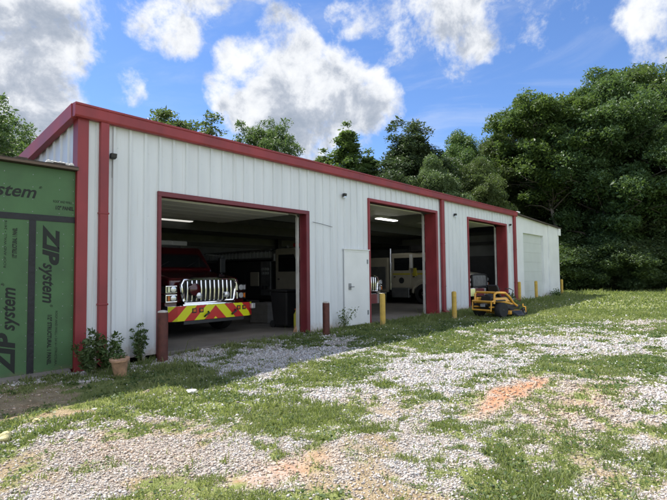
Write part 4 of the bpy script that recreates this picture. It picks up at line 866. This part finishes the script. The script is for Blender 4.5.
# behind the station and to its left
tree('airy',268,121,30,'loose airy tree above the roofline behind the first bay, under the big cloud',rz=1.0,sw=.82)
tree('airy',163,112,29,'dark rounded treetop showing above the gutter near the station corner',rz=3.1,sw=1.3)
tree('cone',347,123,40,'slim pointed light green tree above the roof left of the dark pine',name='poplar_tree',rz=.4,sw=1.35)
tree('cone',324,150,42,'smaller light green treetop beside the slim pointed tree',name='poplar_tree',rz=2.,sw=1.5)
tree('cone',368,151,41,'low pale treetop between the slim pointed tree and the dark pine',name='poplar_tree',rz=4.,sw=1.6)
tree('pine',410,123,38,'dark dense tree with knobbly crown above the middle bay roof',name='pine_tree',rz=.7,sw=1.3)
tree('oakC',460,133,43,'rounded mid green tree behind the roof between the pine and the tall wood',rz=1.2,sw=.75)
tree('oakC',432,158,35,'lower bright green tree rising just behind the middle bay roof',rz=3.3,sw=.8)
tree('oakB',395,168,44,'low green tree in the gap behind the second bay roof',rz=2.1,sw=.8)
tree('oakC',476,160,36,'bushy lighter tree just behind the third bay roof',rz=5.1,sw=.8)
tree('oakA',497,128,45,'broad tree behind the end of the station beside the airy oak',rz=.5,sw=.8)
tree('oakB',8,131,42,'dense dark treetop above the green addition roof',rz=.9,sw=1.)
tree('oakC',-45,120,44,'round tree mostly beyond the picture edge behind the green addition',rz=2.9)
tree('airy',-44,78,17,'near tree whose thin branch tips enter the upper corner over the addition',rz=.2)
# the wood beyond the field
le=tree('lean',566,98,41,'tall airy oak with pale leaning trunk beyond the annex',rz=0,sw=1.05)
tree('oakA',600,70,40,'tallest massive oak at the front of the wood beyond the annex',rz=2.2)
tree('oakB',645,66,43,'huge dense oak next to the tallest one at the wood edge',rz=.3)
tree('oakA',695,78,38,'big dark oak at the end of the wood edge beside the field',rz=4.4)
tree('oakC',562,104,45,'mid green oak in the wood just behind the leaning trunk',rz=1.7)
deep='closely packed dark trees of the wood behind the front oaks'
for k,px,tp_,Z in (('oakB',540,130,50),('oakA',580,100,52),('oakB',622,92,54),('oakA',665,90,55),('oakB',720,95,52),('oakA',755,80,44),('oakB',800,85,46),('oakC',520,150,52),('oakA',850,90,45)):
    tree(k,px,tp_,Z,'dark tree packed deep in the wood behind the front oaks',deep)
sh='leafy understorey shrubs along the edge of the wood'
for i,(px,tp_,Z) in enumerate(((576,262,38),(590,263,38),(566,236,40),(590,244,37),(612,238,38),(636,246,36),(660,236,37),(684,242,36),(578,215,43),(604,205,42),(630,212,42),(652,205,42),(680,205,41),(548,250,44),(712,225,38),(745,225,39),(780,225,40),(556,215,48),(530,240,46))):
    tree('shrub',px,tp_,Z,'shadowy leafy shrub in the understorey along the wood edge',sh,name='shrub',sw=1.25)

# ------------------------------------------------------------------ sky, sun
SUN=Vector((-.12,.6,1.)).normalized()
sun=bpy.data.lights.new('sun','SUN'); sun.energy=4.9; sun.angle=R(.53); sun.color=(1,.95,.87)
so=bpy.data.objects.new('sun',sun); COL.objects.link(so); so.rotation_euler=(-SUN).to_track_quat('-Z','Y').to_euler(); so.location=(0,0,50)
wd=bpy.data.worlds.new('World'); sc.world=wd; wd.use_nodes=True; nt=wd.node_tree; N=nt.nodes; L=nt.links; N.clear()
out=N.new('ShaderNodeOutputWorld'); bg=N.new('ShaderNodeBackground'); bg.inputs[1].default_value=.12; L.new(bg.outputs[0],out.inputs[0])
sky=N.new('ShaderNodeTexSky'); sky.sky_type='NISHITA'; sky.sun_disc=False; sky.sun_elevation=math.asin(SUN.z); sky.sun_rotation=math.atan2(SUN.x,SUN.y); sky.air_density=1.0; sky.dust_density=.2; sky.ozone_density=4.0
tc=N.new('ShaderNodeTexCoord')
def Mt(op,a,b=None,c=None,clamp=False):
    n=N.new('ShaderNodeMath'); n.operation=op; n.use_clamp=clamp
    for i,v in enumerate((a,b,c)):
        if v is None: continue
        if hasattr(v,'links'): L.new(v,n.inputs[i])
        else: n.inputs[i].default_value=v
    return n.outputs[0]
CLOUDS=[ # px, py, radius px, weight : the cumulus banks, as directions in the sky
 (228,92,28,.8),(250,62,34,.9),(285,38,34,.95),(290,85,52,1.05),(330,92,46,1.),(372,103,36,.95),(300,122,52,.9),(292,14,18,.6),(260,110,40,.9),
 (25,35,66,1.15),(70,22,42,.85),(40,108,42,.95),(5,115,52,.9),(78,50,24,.5),(-60,60,90,1.),
 (140,12,34,.62),(178,34,26,.58),(205,12,18,.45),(128,88,22,.6),(118,78,16,.45),(205,132,16,.5),
 (345,20,24,.64),(428,8,66,.72),(395,-15,50,.7),(392,24,28,.5),(480,20,40,.5),(547,28,28,.62),(560,8,38,.58),(645,8,28,.64),(523,45,20,.42),(370,158,32,.6),(238,150,36,.5),
 (800,60,120,.8),(950,200,160,.8),(-250,100,160,.9),(200,-160,140,.8),(500,-200,160,.7)]
def cloud_field(vec):
    tot=None
    for px,py,r_,w_ in CLOUDS:
        d=ray(px,py).normalized(); ang=math.atan(r_/FPX*.9)/ (1+((px-333)/FPX)**2*.3)
        dp=N.new('ShaderNodeVectorMath'); dp.operation='DOT_PRODUCT'; L.new(vec,dp.inputs[0]); dp.inputs[1].default_value=d
        mr=N.new('ShaderNodeMapRange'); mr.interpolation_type='SMOOTHSTEP'; mr.inputs[1].default_value=math.cos(ang*1.5); mr.inputs[2].default_value=math.cos(ang*.15); mr.inputs[3].default_value=0; mr.inputs[4].default_value=w_; L.new(dp.outputs['Value'],mr.inputs[0])
        tot=mr.outputs[0] if tot is None else Mt('SMOOTH_MAX',tot,mr.outputs[0],.12)
    # broad unseen cloud banks, added behind the camera to brighten the shaded front wall
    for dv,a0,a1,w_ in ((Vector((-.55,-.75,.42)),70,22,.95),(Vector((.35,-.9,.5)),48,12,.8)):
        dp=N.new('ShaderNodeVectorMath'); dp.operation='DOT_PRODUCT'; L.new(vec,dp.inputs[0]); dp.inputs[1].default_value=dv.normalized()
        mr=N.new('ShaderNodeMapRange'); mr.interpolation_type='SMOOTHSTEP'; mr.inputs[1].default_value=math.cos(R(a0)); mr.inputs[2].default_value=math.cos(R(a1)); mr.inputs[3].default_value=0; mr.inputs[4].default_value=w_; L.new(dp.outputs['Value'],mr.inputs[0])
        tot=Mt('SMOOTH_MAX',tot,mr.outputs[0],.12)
    n1=N.new('ShaderNodeTexNoise'); n1.inputs['Scale'].default_value=7; n1.inputs['Detail'].default_value=11; n1.inputs['Roughness'].default_value=.64; n1.inputs['Distortion'].default_value=.15; L.new(vec,n1.inputs['Vector'])
    return Mt('ADD',tot,Mt('MULTIPLY',Mt('SUBTRACT',n1.outputs['Fac'],.5),2.5))
vec=tc.outputs['Generated']; d0=cloud_field(vec)
vo=N.new('ShaderNodeVectorMath'); vo.operation='ADD'; L.new(vec,vo.inputs[0]); vo.inputs[1].default_value=SUN*.075
vn=N.new('ShaderNodeVectorMath'); vn.operation='NORMALIZE'; L.new(vo.outputs[0],vn.inputs[0]); d1=cloud_field(vn.outputs[0])
mask=N.new('ShaderNodeMapRange'); mask.interpolation_type='SMOOTHSTEP'; mask.inputs[1].default_value=.41; mask.inputs[2].default_value=.88; L.new(d0,mask.inputs[0])
shd=N.new('ShaderNodeMapRange'); shd.interpolation_type='SMOOTHSTEP'; shd.inputs[1].default_value=.35; shd.inputs[2].default_value=1.35; nz=N.new('ShaderNodeTexNoise'); nz.inputs['Scale'].default_value=15; nz.inputs['Detail'].default_value=9; nz.inputs['Roughness'].default_value=.62; nz.inputs['Distortion'].default_value=.3; L.new(vec,nz.inputs['Vector'])
L.new(Mt('ADD',Mt('ADD',Mt('MULTIPLY',d1,.75),Mt('MULTIPLY',d0,.2)),Mt('MULTIPLY',Mt('SUBTRACT',nz.outputs['Fac'],.5),1.7)),shd.inputs[0])
cr=ramp(N,[(0,(4.9,5.,5.1)),(.3,(4.2,4.35,4.6)),(.7,(2.6,2.85,3.3)),(1,(1.9,2.2,2.7))]); L.new(shd.outputs[0],cr.inputs[0])
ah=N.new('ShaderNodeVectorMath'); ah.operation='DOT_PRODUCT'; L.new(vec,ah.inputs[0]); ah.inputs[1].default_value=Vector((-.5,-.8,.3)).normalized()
gain=N.new('ShaderNodeMapRange'); gain.interpolation_type='SMOOTHSTEP'; gain.inputs[1].default_value=-.2; gain.inputs[2].default_value=.7; gain.inputs[3].default_value=1; gain.inputs[4].default_value=1.75; L.new(ah.outputs['Value'],gain.inputs[0])  # lifts cloud brightness behind the camera, as added fill light for the front
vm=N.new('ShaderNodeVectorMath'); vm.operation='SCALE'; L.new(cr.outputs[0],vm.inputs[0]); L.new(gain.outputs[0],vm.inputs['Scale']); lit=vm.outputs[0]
nw=N.new('ShaderNodeTexNoise'); nw.inputs['Scale'].default_value=1.; nw.inputs['Detail'].default_value=8; nw.inputs['Roughness'].default_value=.6; nw.inputs['Distortion'].default_value=.7
mpw=N.new('ShaderNodeMapping'); mpw.inputs['Scale'].default_value=(3,2,9); mpw.inputs['Rotation'].default_value=(.3,.25,0); L.new(vec,mpw.inputs[0]); L.new(mpw.outputs[0],nw.inputs['Vector'])
wsp=N.new('ShaderNodeMapRange'); wsp.interpolation_type='SMOOTHSTEP'; wsp.inputs[1].default_value=.47; wsp.inputs[2].default_value=.8; wsp.inputs[4].default_value=.42; L.new(nw.outputs['Fac'],wsp.inputs[0])
mk=Mt('MAXIMUM',mask.outputs[0],wsp.outputs[0])
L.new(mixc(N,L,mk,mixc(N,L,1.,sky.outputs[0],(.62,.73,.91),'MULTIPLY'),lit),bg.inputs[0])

# ------------------------------------------------------------------ render settings
sc.render.engine='CYCLES'; cy=sc.cycles; cy.use_denoising=True
try: cy.denoiser='OPENIMAGEDENOISE'
except Exception: pass
cy.use_adaptive_sampling=True; cy.adaptive_threshold=.02; cy.max_bounces=6; cy.diffuse_bounces=4; cy.glossy_bounces=3; cy.transmission_bounces=4; cy.transparent_max_bounces=4
cy.caustics_reflective=False; cy.caustics_refractive=False; cy.sample_clamp_indirect=6
wd.cycles.sampling_method='MANUAL'; wd.cycles.sample_map_resolution=1024
vs=sc.view_settings; vs.view_transform='Standard'; vs.look='None'; vs.exposure=.78; vs.gamma=1; vs.use_curve_mapping=False
